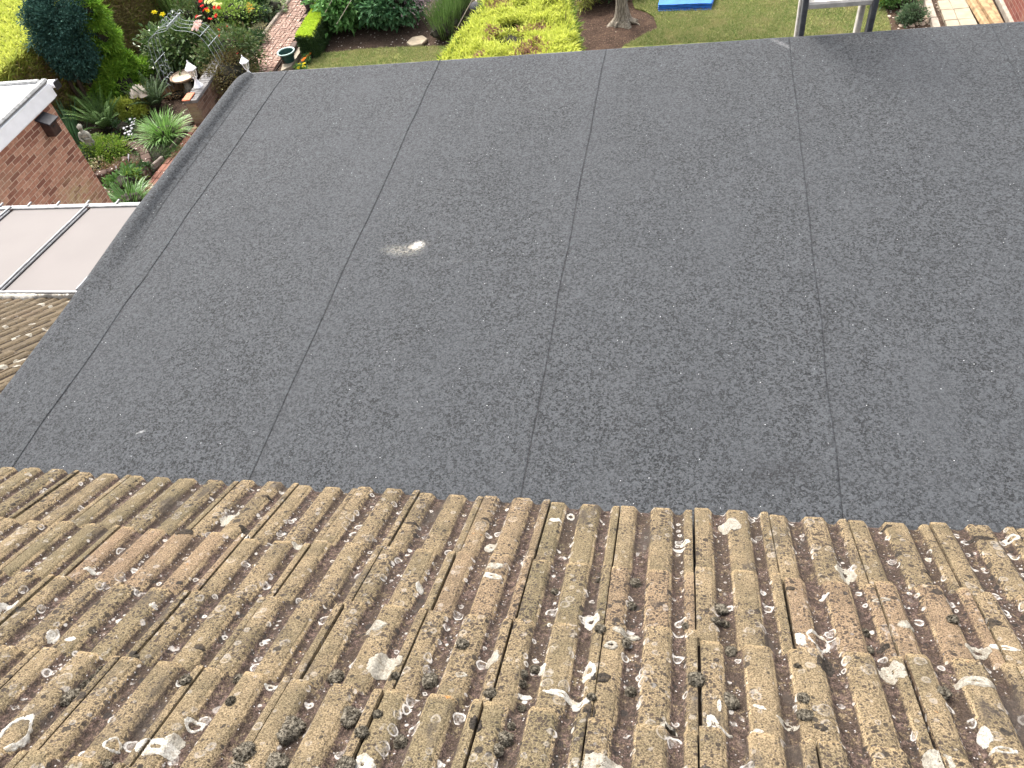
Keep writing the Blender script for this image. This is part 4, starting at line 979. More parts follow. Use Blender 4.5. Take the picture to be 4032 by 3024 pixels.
v = [(c2_[0]+(p.x-c2_[0])*.86, c2_[1]+(p.y-c2_[1])*.96, z) for z in (ZG, bz-.06) for p in bp_]
mb = MB(); mb.add(v, [tuple(range(6, 12))]+[(i, (i+1) % 6, 6+(i+1) % 6, 6+i) for i in range(6)]); mb.build('inner_stems', M['core'], bh)

# ------------------------------------------------------------------ left bed plants
def fern(px, py, n, l, wd, mat, label, sp=1.0):
    b = G(px, py); e = plant('fern', b, label, 'fern'); m_ = MB()
    for i in range(n): fern_frond(m_, (b.x, b.y, ZG), i*2*math.pi/n+random.uniform(-.3, .3), l*random.uniform(.75, 1.1), random.uniform(.30, .85)*sp, wd, random.uniform(.95, 1.35))
    m_.build('foliage', mat, e); core(e, (b.x, b.y, ZG+.1), (.12, .12, .12), 1, 'crown'); return e
fern(432, 515, 36, .80, .105, FERN, 'large fresh green fern between the stone statue and white flowers')
fern(622, 425, 32, .66, .11, FERND, 'darker fern below the rose arch, behind the daylily clump')
fern(395, 460, 12, .5, .10, FERN, 'smaller fern half hidden behind the large fern near the cypress stems')
b = at(512, 425, ZG+.16); bush('golden_shrub', 'small yellow leaved shrub between the two large ferns', (b.x, b.y, ZG+.16), (.30, .20, .17), 1500, .07, .034, YEL, upb=.5, clumps=30, spread=.22, cr=.35)
b = G(575, 425); bush('golden_shrub', 'dull olive tips of a small shrub behind the darker fern', (b.x, b.y, ZG+.2), (.25, .22, .2), 700, .06, .03, leafmat('olive_leaf', [(.10, .12, .03), (.17, .18, .05), (.22, .2, .06)]), upb=.5, clumps=10, cr=.5)
b = G(655, 545); e = plant('daylily', b, 'large clump of arching bright green strap leaves beside the side path', 'plant'); mb = MB(); strap(mb, (b.x, b.y, ZG), 420, .72, .0125, .95, .75, 8, .16, .75); mb.build('foliage', STRAP, e); core(e, (b.x, b.y, ZG+.08), (.25, .25, .2), .8)
b = G(520, 815); e = plant('daylily', b, 'dark glossy strap leaved clump at the corner of brick outbuilding', 'plant'); mb = MB(); strap(mb, (b.x, b.y, ZG), 240, .66, .016, .95, .7, 8, .16, .75); mb.build('foliage', leafmat('dark_strap', [(.035, .10, .018), (.07, .16, .03), (.14, .25, .08)], .4, .2, .5), e); core(e, (b.x, b.y, ZG+.08), (.25, .25, .2), .8)
b = G(325, 590); e = plant('iris', b, 'upright dark sword leaves standing behind the stone statue', 'plant'); mb = MB(); strap(mb, (b.x-.1, b.y, ZG), 60, .62, .034, .5, 1.05, 7, .2, .6); mb.build('foliage', IRIS, e)
b = G(290, 520); e = plant('iris', b, 'dark sword leaves by the outbuilding corner left of the statue', 'plant'); mb = MB(); strap(mb, (b.x, b.y, ZG), 40, .6, .03, .5, 1.05, 7, .15, .6); mb.build('foliage', IRIS, e)
b = G(505, 535); e = bush('flowering_plant', 'small plant covered in pinkish white flowers between fern and daylily', (b.x, b.y, ZG+.16), (.20, .18, .18), 600, .05, .03, DARK, 'flowers', clumps=10)
flowers(e, [(*(at(x, y, ZG+.32)),) for x, y in ((512, 470), (520, 482), (530, 478), (525, 490), (495, 512), (503, 520), (512, 517), (518, 505), (488, 505), (500, 500), (520, 528), (508, 530), (492, 525), (515, 495), (530, 468))], .030, FW)
b = G(430, 610); bush('ground_cover', 'rounded cushion of bright green ground cover inside the curved brick edging', (b.x, b.y, ZG+.10), (.42, .34, .20), 4200, .045, .03, leafmat('cushion_leaf', [(.055, .12, .012), (.10, .19, .02), (.17, .26, .035), (.24, .28, .05)], .5, .3, .3), 'plant', clumps=30, spread=.2)
b = G(400, 592); bush('ground_cover', 'pale lime tuft at the foot of the stone statue', (b.x, b.y, ZG+.16), (.18, .15, .10), 900, .04, .025, leafmat('pale_lime_leaf', [(.20, .28, .09), (.30, .38, .14)], .6), 'plant', clumps=10)
b = G(345, 640); bush('ground_cover', 'dull grey green mat beside the statue and brick outbuilding wall', (b.x, b.y, ZG+.1), (.35, .25, .16), 1500, .04, .022, leafmat('dull_mat_leaf', [(.03, .055, .022), (.05, .085, .035)], .7), 'plant', clumps=20)
b = G(622, 606); bush('ground_cover', 'flat dark green mat between curved brick edging and side path', (b.x, b.y, ZG+.04), (.40, .40, .10), 4200, .03, .016, leafmat('thyme_leaf', [(.022, .055, .012), (.045, .09, .02), (.08, .13, .035)], .6), 'plant', clumps=40, spread=.18)
b = G(510, 752); bush('leafy_plant', 'broad leaved dark green plant below the dry brown stems', (b.x, b.y, ZG+.17), (.30, .26, .18), 420, .10, .055, MID, 'plant', upb=.4, clumps=14)
b = G(540, 722); bush('lime_plant', 'small lime green plant beside the narrow kerb', (b.x, b.y, ZG+.12), (.20, .17, .13), 260, .09, .06, LIME, 'plant', upb=.4, clumps=8)
b = G(560, 695); bush('leafy_plant', 'small dark leaved plant between narrow kerb and brick edging', (b.x, b.y, ZG+.12), (.20, .17, .13), 500, .05, .035, DARK, 'plant', upb=.4, clumps=10)
b = G(465, 690); bush('dry_plant', 'straggly dry brown plant in front of the curved brick edging', (b.x, b.y, ZG+.08), (.34, .22, .12), 700, .06, .018, BROWNG, 'plant', upb=.3, clumps=14, spread=.3, cr=.35)
b = G(478, 668); bush('dry_plant', 'small mossy green tuft between the two white plant labels', (b.x, b.y, ZG+.09), (.13, .11, .1), 500, .05, .014, leafmat('mossy_leaf', [(.07, .085, .02), (.11, .11, .03)]), 'plant', upb=.4, clumps=8)
b = G(402, 657); bush('dry_plant', 'pale straw coloured seed heads beside the outbuilding corner', (b.x, b.y, ZG+.10), (.20, .14, .09), 380, .05, .016, leafmat('straw_seed', [(.40, .36, .22), (.52, .48, .32)], .8), 'plant', upb=.4, clumps=9, spread=.3, cr=.3)
b = G(770, 385); bush('ground_cover', 'low rusty ground cover around the foot of the bird bath', (G(690, 370).x, G(690, 370).y, ZG+.02), (.42, .3, .08), 1600, .045, .03, BROWNG, 'plant', clumps=20)
for (x, y, dx, lb) in ((505, 625, .10, 'white plant label leaning nearest the green cushion plant'), (457, 664, .08, 'white plant label leaning in front of the lower brick edging')):
    p = at(x, y, ZG+.14); mb = MB(); mb.box((p.x, p.y, p.z), (.022, .004, .16), Matrix.Rotation(.35, 3, 'Y') @ Matrix.Rotation(-.5, 3, 'X'), .001); mb.box((p.x-.03, p.y-.035, p.z-.07), (.012, .004, .05), Matrix.Rotation(.35, 3, 'Y') @ Matrix.Rotation(-.5, 3, 'X')); tag(mb.build('plant_label', M['white']), lb, 'plant label')

# curved brick edging
def curb(pts, label, wd=.16, ht=.16):
    pts = [at(x, y, ZG+ht) for x, y in pts]; e = empty('brick_edging', (pts[0].x, pts[0].y, ZG), label, 'edging'); dens = []
    n = len(pts)
    for i in range(n-1):
        for t in np.linspace(0, 1, 12, endpoint=False):
            p0, p1, p2, p3 = pts[max(i-1, 0)], pts[i], pts[i+1], pts[min(i+2, n-1)]
            dens.append(.5*((2*p1)+(p2-p0)*t+(2*p0-5*p1+4*p2-p3)*t*t+(3*p1-p0-3*p2+p3)*t**3))
    dens.append(pts[-1]); acc = 0; last = dens[0]; marks = [dens[0]]
    for p in dens[1:]:
        if (p-marks[-1]).length >= .225: marks.append(p)
    for a, b in zip(marks[:-1], marks[1:]):
        d = b-a; c = (a+b)/2; m_ = MB(); m_.box((c.x, c.y, ZG+ht/2+random.gauss(0, .004)), (d.length-.006, wd, ht), Matrix.Rotation(math.atan2(d.y, d.x)+random.gauss(0, .03), 3, 'Z'), .014); m_.build('edging_brick', PAVD, e)
PAVD = mat_paver('old_edging_brick', [(.050, .032, .025), (.085, .056, .043), (.065, .042, .033)], .86)
curb([(400, 572), (450, 562), (510, 562), (553, 582), (572, 612), (572, 645), (555, 680), (520, 712), (488, 735)], 'outer curve of low dark brick edging around the round bed')
curb([(372, 680), (420, 672), (455, 650), (485, 625), (503, 602)], 'inner curve of brick edging in front of the green cushion plant')
sheet('bed_floor', [LX(400, 580), LX(510, 575), LX(560, 615), LX(555, 670), LX(500, 720), LX(470, 690), LX(505, 620), LX(480, 590)], ZG+.05, PAVD, thick=.06)

# stone statue of a draped woman
def statue():
    b = G(388, 622); top = aty(312, 490, b.y); h = top.z-ZG
    e = empty('statue', b, 'weathered grey stone statue of a standing draped woman, in front of the big fern', 'statue')
    secs = [(0, .105, .0, 0), (.06, .11, .0, 0), (.16, .10, .0, .0), (.30, .098, .01, .01), (.42, .108, .012, .015), (.50, .102, .012, .01), (.57, .078, .006, 0), (.64, .088, .0, 0), (.72, .102, -.004, 0), (.77, .098, -.006, 0), (.80, .06, -.006, 0), (.825, .036, -.006, 0), (.845, .034, -.004, -.004),
            (.865, .046, 0, -.012), (.90, .058, .0, -.016), (.94, .060, .0, -.012), (.975, .046, .0, -.006), (.998, .012, 0, 0)]
    m_ = MB(); n = 28; V = []
    for (t, r, ox, oy) in secs:
        for j in range(n):
            a = 2*math.pi*j/n; fold = (1+.10*math.sin(a*9+t*7)*max(0, 1-t/.55)+.03*n3(math.cos(a)*3, math.sin(a)*3, t*12)) if t < .8 else 1
            sx = 1.12 if .6 < t < .8 else 1.0; V.append((b.x+h*(r*1.25*math.cos(a)*fold*sx+ox), b.y+h*(r*1.05*math.sin(a)*fold*(.8 if .55 < t < .8 else .95)+oy), ZG+h*t))
    k = len(secs); m_.add(V, [(i*n+j, i*n+(j+1) % n, (i+1)*n+(j+1) % n, (i+1)*n+j) for i in range(k-1) for j in range(n)]+[tuple(range(n))[::-1]])
    m_.build('body', M['stone'], e, smooth=True)
    for sg in (-1, 1):
        m_ = MB(); S = Vector((b.x+sg*h*.115, b.y, ZG+h*.755)); El = Vector((b.x+sg*h*.165, b.y-h*.03, ZG+h*.60)); Ha = Vector((b.x+sg*h*.02, b.y-h*.12, ZG+h*(.60+.03*sg)))
        m_.tube([S, S.lerp(El, .5)+Vector((sg*.006, 0, 0)), El, El.lerp(Ha, .5)+Vector((0, -.006, 0)), Ha], [h*.04, h*.038, h*.034, h*.030, h*.024], 10); m_.build('arm', M['stone'], e, smooth=True)
    m_ = MB(); hc = Vector((b.x, b.y-h*.012, ZG+h*.925)); m_.lathe([(h*.02, -h*.055), (h*.062, -h*.02), (h*.069, .015*h), (h*.06, h*.05), (h*.02, h*.078)], 18, hc+Vector((0, h*.016, 0))); m_.lathe([(h*.01, -h*.03), (h*.034, 0), (h*.01, h*.03)], 12, hc+Vector((0, h*.075, 0))); m_.build('hair', M['stone'], e, smooth=True)
    m_ = MB(); f = hc+Vector((0, -h*.052, -h*.015)); m_.tube([f+Vector((0, 0, h*.012)), f+Vector((0, -h*.016, -h*.008)), f+Vector((0, -h*.004, -h*.012))], [h*.005, h*.009, h*.005], 6)
    for sg in (-1, 1): m_.lathe([(.002, -h*.006), (h*.010, 0), (.002, h*.006)], 8, f+Vector((sg*h*.02, -.002, h*.01)))
    m_.lathe([(.002, -h*.004), (h*.014, 0), (.002, h*.004)], 8, f+Vector((0, 0, -h*.026))); m_.build('face', M['stone'], e, smooth=True)
    m_ = MB(); m_.box((b.x, b.y, ZG+.015), (h*.36, h*.32, .05), None, .012); m_.build('plinth', M['stone'], e)
    m_ = MB(); p = at(398, 606, ZG+.06); m_.lathe([(.02, -.03), (.06, 0), (.05, .03), (.01, .045)], 12, p, jit=.2); m_.build('foot_stone', M['cream'], e)
statue()

# cream shell ornament
p = at(533, 366, ZG+.42); e = empty('shell_ornament', (p.x, p.y, ZG), 'cream scallop shell ornament among the ferns below the bright thuja', 'ornament'); mb = MB(); nn_ = 33; rows = 9
P = np.zeros((nn_, rows, 3))
for i in range(nn_):
    a = math.pi*(i/(nn_-1))
    for j in range(rows):
        t = j/(rows-1); rad = .19*t*(1+.06*math.cos(a*18)*t); P[i, j] = (p.x+.03-rad*math.cos(a)*1.0, p.y+rad*math.sin(a)*.55-.07*math.sin(math.pi*t), p.z-.08+rad*math.sin(a)*.95+.010*math.cos(a*18)*t)
mb.grid(P); mb.grid(P+np.array([0, .018, -.004]), flip=True); mb.build('shell', M['cream'], e, smooth=True)
mb = MB(); mb.tube([(p.x, p.y+.07, ZG), (p.x, p.y+.07, p.z-.03)], .035, 10); mb.build('stand', M['stone'], e)

# dark sleepers behind the bird bath
s0, s1 = at(590, 330, ZG+.12), at(815, 300, ZG+.12)
tk = empty('sleeper_edging', s0, 'two stacked dark timber sleepers behind the bird bath', 'sleepers')
d = s1-s0; ang = math.atan2(d.y, d.x)
for (zz_, off) in ((ZG+.06, 0), (ZG+.195, .09)):
    mb = MB(); c = (s0+s1)/2+Vector((-math.sin(ang), math.cos(ang), 0))*off; mb.box((c.x, c.y, zz_), (d.length, .13, .12), Matrix.Rotation(ang, 3, 'Z'), .012); mb.build('sleeper', M['timber_dk'], tk)

# bird bath
b = G(752, 362); rim = aty(715, 297, b.y+.02); hz = rim.z-ZG
bb = empty('bird_bath', b, 'stone bird bath with a shallow sandy bowl on rough pedestal beside white lantern', 'bird bath')
mb = MB(); mb.lathe([(.13, 0), (.135, .05), (.085, .10), (.068, .2), (.066, hz*.6), (.08, hz-.10), (.13, hz-.05)], 20, (b.x, b.y, ZG), jit=.05); mb.build('pedestal', M['stone'], bb, smooth=True)
mb = MB(); R_ = .27; mb.lathe([(.12, hz-.07), (R_*.8, hz-.05), (R_, hz-.01), (R_*1.0, hz+.012), (R_*.93, hz+.018), (R_*.86, hz-.004), (R_*.5, hz-.022), (.01, hz-.026)], 40, (b.x, b.y, ZG), jit=.012); mb.build('bowl', M['terracotta_rim'], bb, smooth=True)
mb = MB(); mb.lathe([(R_*.84, hz-.002), (R_*.5, hz-.012), (.01, hz-.014)], 40, (b.x, b.y, ZG), cap=False); mb.build('basin', M['bowl'], bb, smooth=True)

# low brick wall with coping
wz = -4.45
wa = [at(722, 395, wz), at(770, 393, wz), at(862, 262, wz), at(815, 275, wz)]
WD = (wa[2]-wa[1]); wang = math.atan2(WD.y, WD.x); wl = WD.length; wc = (wa[0]+wa[1]+wa[2]+wa[3])/4; wwid = .26
Rw = Matrix.Rotation(wang, 3, 'Z')
lw = empty('low_brick_wall', (wc.x, wc.y, ZG), 'low brick wall with slate grey coping bricks carrying the white lantern', 'wall')
WB = mat_brick('low_wall_brick', [(.10, .058, .042), (.18, .11, .078), (.26, .165, .115)], (.24, .19, .15), axes='YZ', stain=((wc.x, wc.y-.75, ZG+.3), (1, .3, .3), (.26, .23, .14)))
far = wc+Rw @ Vector((.55, 0, 0)); L_ = wl+1.1
mb = MB(); mb.box((far.x, far.y, (ZG+wz-.06)/2), (L_, wwid-.05, wz-.06-ZG), Rw); mb.build('wall', WB, lw)
nb_ = int(L_/.078)
for i in range(nb_):
    t = -L_/2+(i+.5)*L_/nb_; c = far+Rw @ Vector((t, 0, 0)); mb = MB(); mb.box((c.x, c.y, wz-.03+random.gauss(0, .002)), (L_/nb_-.007, wwid+random.gauss(0, .006), .06), Rw @ Matrix.Rotation(random.gauss(0, .012), 3, 'Z'), .006); mb.build('coping_brick', M['coping'], lw)
p = at(742, 382, wz+.012); mb = MB(); mb.box((p.x, p.y, wz+.014), (.27, .155, .022), Rw, .004); tag(mb.build('orange_tile', M['orange']), 'loose flat orange clay tile lying on the end of the low wall', 'tile')
# second wall end with its own lantern, half behind the felt roof
wb = at(975, 305, wz); w2 = empty('low_brick_wall', (wb.x, wb.y, ZG), 'short end of coped brick wall showing just behind the felt roof corner', 'wall')
mb = MB(); mb.box((wb.x+.35, wb.y-.10, (ZG+wz-.06)/2), (1.1, .24, wz-.06-ZG)); mb.build('wall', WB, w2)
for i in range(14):
    mb = MB(); mb.box((wb.x-.16+i*.079, wb.y-.10, wz-.03), (.072, .27, .06), Matrix.Rotation(random.gauss(0, .02), 3, 'Z'), .006); mb.build('coping_brick', M['coping'], w2)

def lantern(base, top, label):
    h = top.z-base.z; e = empty('lantern', base, label, 'lantern', 'white lanterns on the low walls'); o = base
    mb = MB(); mb.lathe([(.175*h, 0), (.175*h, .025*h), (.125*h, .10*h), (.072*h, .20*h), (.052*h, .26*h), (.052*h, .32*h), (.085*h, .335*h), (.092*h, .355*h)], 8, o, math.pi/8); mb.build('base', M['white'], e)
    z0, z1, r0, r1 = .355*h, .66*h, .096*h, .168*h
    for j in range(6):
        a = j*math.pi/3+.3; mb = MB(); mb.tube([o+Vector((r0*math.cos(a), r0*math.sin(a), z0)), o+Vector((r1*math.cos(a), r1*math.sin(a), z1))], .011*h, 6); mb.build('glazing_bar', M['white'], e)
    for j in range(6):
        a, b_ = j*math.pi/3+.3, (j+1)*math.pi/3+.3; mb = MB(); k = .95
        q = [o+Vector((r*k*math.cos(t), r*k*math.sin(t), z)) for r, z, t in ((r0, z0, a), (r0, z0, b_), (r1, z1, b_), (r1, z1, a))]; q2 = [p_*1.0+Vector((0, 0, 0))-(p_-o-Vector((0, 0, p_.z-o.z)))*.03 for p_ in q]
        mb.add([tuple(p_) for p_ in q+q2], [(0, 1, 2, 3), (7, 6, 5, 4), (0, 4, 5, 1), (1, 5, 6, 2), (2, 6, 7, 3), (3, 7, 4, 0)]); mb.build('glass_pane', M['glass'], e)
    mb = MB(); mb.lathe([(.17*h, .655*h), (.215*h, .66*h), (.215*h, .685*h), (.145*h, .77*h), (.07*h, .87*h), (.034*h, .915*h), (.022*h, .94*h), (.03*h, .958*h), (.017*h, .975*h), (.02*h, .985*h), (.005*h, 1.0*h)], 6, o, .3); mb.build('cap', M['white'], e)
    mb = MB(); mb.tube([o+Vector((0, 0, z0)), o+Vector((0, 0, z0+.16*h))], .03*h, 8); mb.build('lamp_holder', M['cream'], e)
lb = at(783, 340, wz); lantern(lb, aty(741, 236, lb.y), 'white lantern seen whole on the coped wall beside the bird bath')
lb2 = at(985, 300, wz); lantern(lb2, aty(963, 215, lb2.y), 'white lantern half hidden behind the far left corner of the felt roof')
b = at(905, 298, -4.66); bush('cotoneaster', 'brownish green small leaved shrub sprawling over the wall beside the felt roof', (b.x, b.y, b.z), (.46, .50, .34), 4200, .045, .03, COTO, upb=.3, clumps=40, spread=.2)
b = aty(905, 215, AY+.75); bush('rose_bush', 'leafy rose bush with red buds between the arch and the second lantern', (b.x, b.y, b.z), (.50, .45, .46), 3800, .075, .045, ROSE, upb=.35, clumps=40, spread=.2)
rb = bpy.data.objects[[o.name for o in bpy.data.objects if o.name.startswith('rose_bush')][0]]
flowers(rb, [at(x, y, z) for x, y, z in ((895, 105, -4.1), (865, 140, -4.1), (935, 212, -4.3), (890, 160, -4.2))], .035, FR)

# rose arch of galvanised wire
def arch():
    e = empty('rose_arch', G(700, 390), 'tall wire rose arch with curled hoops at its peak beside the bird bath', 'rose arch')
    fl_ = G(672, 395); dx = Vector((1, 0, 0)); depth = Vector((0, .125, 0))
    # picture points of the nearest hoop, lifted into the arch's own vertical plane
    nrm = Vector((0, -1, 0))
    def on(px, py, off=Vector((0, 0, 0))):
        o = Vector((0, 0, CAMZ)); dr = ray(px, py); t = (fl_-o).dot(nrm)/dr.dot(nrm); return o+dr*t
    def b4(x, y): return (550+x*.2412, y*.2412)
    left = [(400, 1420), (330, 1260), (235, 1030), (180, 860), (145, 720), (160, 640), (215, 580), (290, 540), (380, 520), (440, 490), (470, 440), (440, 370), (395, 330), (355, 335), (345, 380)]
    right = [(470, 400), (510, 450), (570, 490), (660, 505), (760, 510), (850, 530), (960, 580), (1050, 670), (1120, 760), (1200, 890), (1240, 960)]
    curl = [(470, 400), (460, 350), (490, 322), (530, 335), (560, 380)]
    for k in range(4):
        off = depth*k*1.05
        for nm, pts in (('left', left), ('right', right), ('curl', curl)):
            q = [on(*b4(*p)) for p in pts]
            if nm == 'left': q = [Vector((fl_.x, fl_.y, ZG))] + q
            if nm == 'right': q = q + [Vector((q[-1].x+.06, q[-1].y, ZG))]
            s_ = []
            for i in range(len(q)-1):
                for t in np.linspace(0, 1, 5, endpoint=False):
                    p0, p1, p2, p3 = q[max(i-1, 0)], q[i], q[i+1], q[min(i+2, len(q)-1)]
                    s_.append(.5*((2*p1)+(p2-p0)*t+(2*p0-5*p1+4*p2-p3)*t*t+(3*p1-p0-3*p2+p3)*t**3)+off)
            s_.append(q[-1]+off); m_ = MB(); m_.tube(s_, .0043, 6); m_.build('hoop', M['wire'], e, smooth=True)
    m_ = MB(); p = on(*b4(468, 410)); m_.tube([p-depth*.5, p+depth*4], .012, 6); m_.build('ridge_bar', M['wire'], e)
    for (x, y) in ((245, 1030), (370, 1340), (985, 590), (1120, 755)):
        m_ = MB(); p = on(*b4(x, y)); m_.tube([p-depth*.1, p+depth*3.4], .006, 6); m_.build('cross_bar', M['wire'], e)
    for (x, y) in ((300, 1130), (390, 1330)):
        for k in (0, 1):
            m_ = MB(); p = on(*b4(x, y))+depth*(1+k*1.6); a = [p+Vector((.02*math.sin(t*5), 0, -.02*t)) + Vector((.035*math.cos(t), 0, .05*math.sin(t))) for t in np.linspace(0, 5.2, 18)]; m_.tube(a, .006, 5); m_.build('scroll', M['wire'], e)
arch()
b = aty(712, 205, AY+1.1); bush('camellia', 'glossy leaved evergreen shrub filling the rose arch', (b.x, b.y, b.z), (.70, .50, .50), 5600, .12, .055, LAUR, upb=-.05, clumps=130, spread=.17, cr=.5)
b = aty(800, 250, AY+1.15); bush('leafy_plant', 'mid green bushy plant under the right side of rose arch', (b.x, b.y, b.z), (.42, .40, .32), 2600, .06, .036, MID, 'plant', upb=.2, clumps=36, spread=.2)

# far flower bed
def flowering(px, py, h, r, n, label, leaf, pts, fr, fmat, cm=None, L=.09, W=.03, cat='flowers', name='flowering_plant', petals=6, upb=.6):
    b = G(px, py); e = bush(name, label, (b.x, b.y, ZG+h*.5), (r, r, h*.5), n, L, W, leaf, cat, upb=upb, clumps=max(8, n//70), spread=.25, cr=.4)
    tips = [at(x, y, z) for x, y, z in pts]; m_ = MB(); stems(m_, b, tips); m_.build('stem', MID, e); flowers(e, tips, fr, fmat, cm, petals); return e
DKF = plain('dark_flower_centre', (.05, .015, .008), .8)
b = G(690, 60); e = plant('tall_grass', b, 'tall upright sword leaves behind the rose arch', 'plant'); mb = MB(); strap(mb, (b.x+.2, b.y-.2, ZG), 90, 1.15, .028, .42, 1.0, 7, .45, .4); mb.build('foliage', leafmat('tall_sword_leaf', [(.05, .10, .02), (.10, .165, .04), (.16, .22, .07)], .5, .25, .4), e)
b = G(650, 20); bush('leafy_plant', 'feathery dark green foliage against the hedge behind the rose arch', (b.x, b.y, ZG+.4), (.75, .6, .5), 3600, .09, .02, leafmat('feathery_leaf', [(.022, .065, .018), (.045, .10, .03)], .6), 'plant', upb=.4, clumps=40)
b = G(760, 20); bush('leafy_plant', 'tall green foliage behind the red roses and brown post', (b.x, b.y+.3, ZG+.4), (.7, .6, .55), 3000, .10, .03, MID, 'plant', upb=.4, clumps=40)
flowering(612, 95, .5, .25, 300, 'two yellow poppies standing in front of brown hedge side', DARK, [(608, 49, -4.35), (640, 58, -4.35)], .075, FY, None, .08, .03)
flowering(815, 70, .6, .45, 1500, 'red rose bush behind the pink rose and brown post', ROSE, [(796, 24, -4.2), (804, 40, -4.2), (812, 36, -4.2), (774, 66, -4.25), (851, 62, -4.25), (827, 75, -4.3), (845, 30, -4.2), (860, 31, -4.2), (790, 6, -4.1), (862, 120, -4.3)], .055, FR, None, .06, .036, 'roses', 'rose_bush')
flowering(775, 140, .8, .2, 500, 'pink roses climbing beside the wire rose arch', ROSE, [(785, 66, -4.0), (775, 92, -4.0), (768, 105, -4.0), (778, 112, -4.0), (782, 100, -4.0), (764, 112, -4.0), (783, 88, -4.0)], .075, FP, None, .06, .036, 'roses', 'rose_bush', 8)
flowering(850, 50, .6, .3, 700, 'flat pale yellow flower heads above the red roses', MID, [(812, 5, -4.2), (826, 8, -4.2), (838, 3, -4.2), (848, 18, -4.2), (858, 22, -4.2), (868, 20, -4.2)], .07, FL, FL, .08, .02, 'flowers', 'yarrow', 10)
flowering(815, 60, .5, .15, 120, 'single yellow bloom between the red roses', MID, [(817, 43, -4.25)], .06, FY)
flowering(806, 185, .4, .2, 260, 'small orange yellow blooms on the right leg of rose arch', MID, [(797, 168, -4.4), (801, 175, -4.4), (808, 172, -4.4), (790, 177, -4.4), (815, 185, -4.45), (705, 118, -4.2), (803, 166, -4.4)], .035, FY)
e = empty('rustic_post', G(828, 118), 'leaning brown rustic post behind the pink roses', 'post'); mb = MB(); t_ = aty(778, -10, G(828, 118).y-.1); mb.tube([G(828, 118), G(828, 118).lerp(t_, .5)+Vector((.02, 0, 0)), t_], [.055, .05, .045], 10); mb.build('pole', M['post'], e, smooth=True)
b = G(915, 60); e = plant('hosta', b, 'rosette of long pointed green leaves beside the yellow flower heads', 'plant'); mb = MB(); P = np.tile(np.array([b.x, b.y, ZG+.1]), (90, 1))+RNG.normal(0, .12, (90, 3))*[1, 1, .4]; th = RNG.uniform(0, 6.28, 90); leaves(mb, P, np.column_stack([np.cos(th), np.sin(th), RNG.uniform(.1, .9, 90)]), RNG.uniform(.22, .4, 90), RNG.uniform(.06, .10, 90), .3); mb.build('foliage', MID, e); core(e, (b.x, b.y, ZG+.1), (.25, .25, .2), .8)
b = G(880, 60); bush('leafy_plant', 'dark low foliage under the hosta and yarrow', (b.x, b.y, ZG+.2), (.5, .5, .28), 1800, .07, .035, DARK, 'plant', clumps=24)
b = G(970, 30); bush('heuchera', 'dark purple leaved plant behind the orange ringed flowers', (b.x, b.y+.2, ZG+.15), (.32, .3, .2), 700, .08, .07, PURP, 'plant', clumps=14)
flowering(985, 55, .35, .22, 350, 'orange ringed daisy flowers between purple plant and lime shrub', MID, [(973, 30, -4.62), (983, 38, -4.62), (995, 34, -4.62), (983, 46, -4.64), (985, 20, -4.6), (978, 17, -4.6), (966, 35, -4.63), (992, 40, -4.6)], .055, FYC, DKF, .06, .02, 'flowers', 'gazania', 9)
b = G(945, 108); bush('lime_shrub', 'rounded lime green shrub left of the brick path', (b.x, b.y, ZG+.27), (.47, .44, .34), 1700, .075, .055, LIME, clumps=36, spread=.18)
b = G(1016, 100); bush('small_shrub', 'small rounded dark green shrub right of the lime shrub', (b.x, b.y, ZG+.18), (.30, .28, .24), 1500, .045, .03, DARK, clumps=22)
b = G(1040, 50); bush('leafy_plant', 'upright soft green plant behind the small rounded dark shrub', (b.x, b.y, ZG+.3), (.24, .24, .34), 1500, .07, .02, leafmat('soft_green_leaf', [(.03, .085, .02), (.06, .14, .035)], .6), 'plant', upb=.8, clumps=20)
b = G(1088, 52); bush('variegated_plant', 'pale grey green plant beside the brick path kerb', (b.x, b.y, ZG+.14), (.26, .24, .16), 420, .09, .06, leafmat('variegated_leaf', [(.12, .17, .08), (.20, .25, .13), (.30, .34, .16)], .6), 'plant', clumps=12)
b = G(1028, 132); e = plant('grass_tuft', b, 'beige ornamental grass tuft at the edge of brick path', 'grass plant'); mb = MB(); strap(mb, (b.x, b.y, ZG+.02), 200, .30, .010, 1.0, .8, 6, .10, .8); mb.build('foliage', BEIGE, e); core(e, (b.x, b.y, ZG+.06), (.15, .15, .1), .8)
b = G(1000, 182); bush('heather', 'low dark green mound below the beige grass tuft', (b.x, b.y, ZG+.10), (.33, .28, .18), 2600, .04, .012, DARK, 'plant', upb=.6, clumps=30)
b = G(958, 208); bush('santolina', 'grey green tuft with white flecks above the second lantern', (b.x, b.y, ZG+.12), (.26, .22, .18), 1100, .05, .02, GREY, 'plant', clumps=18)

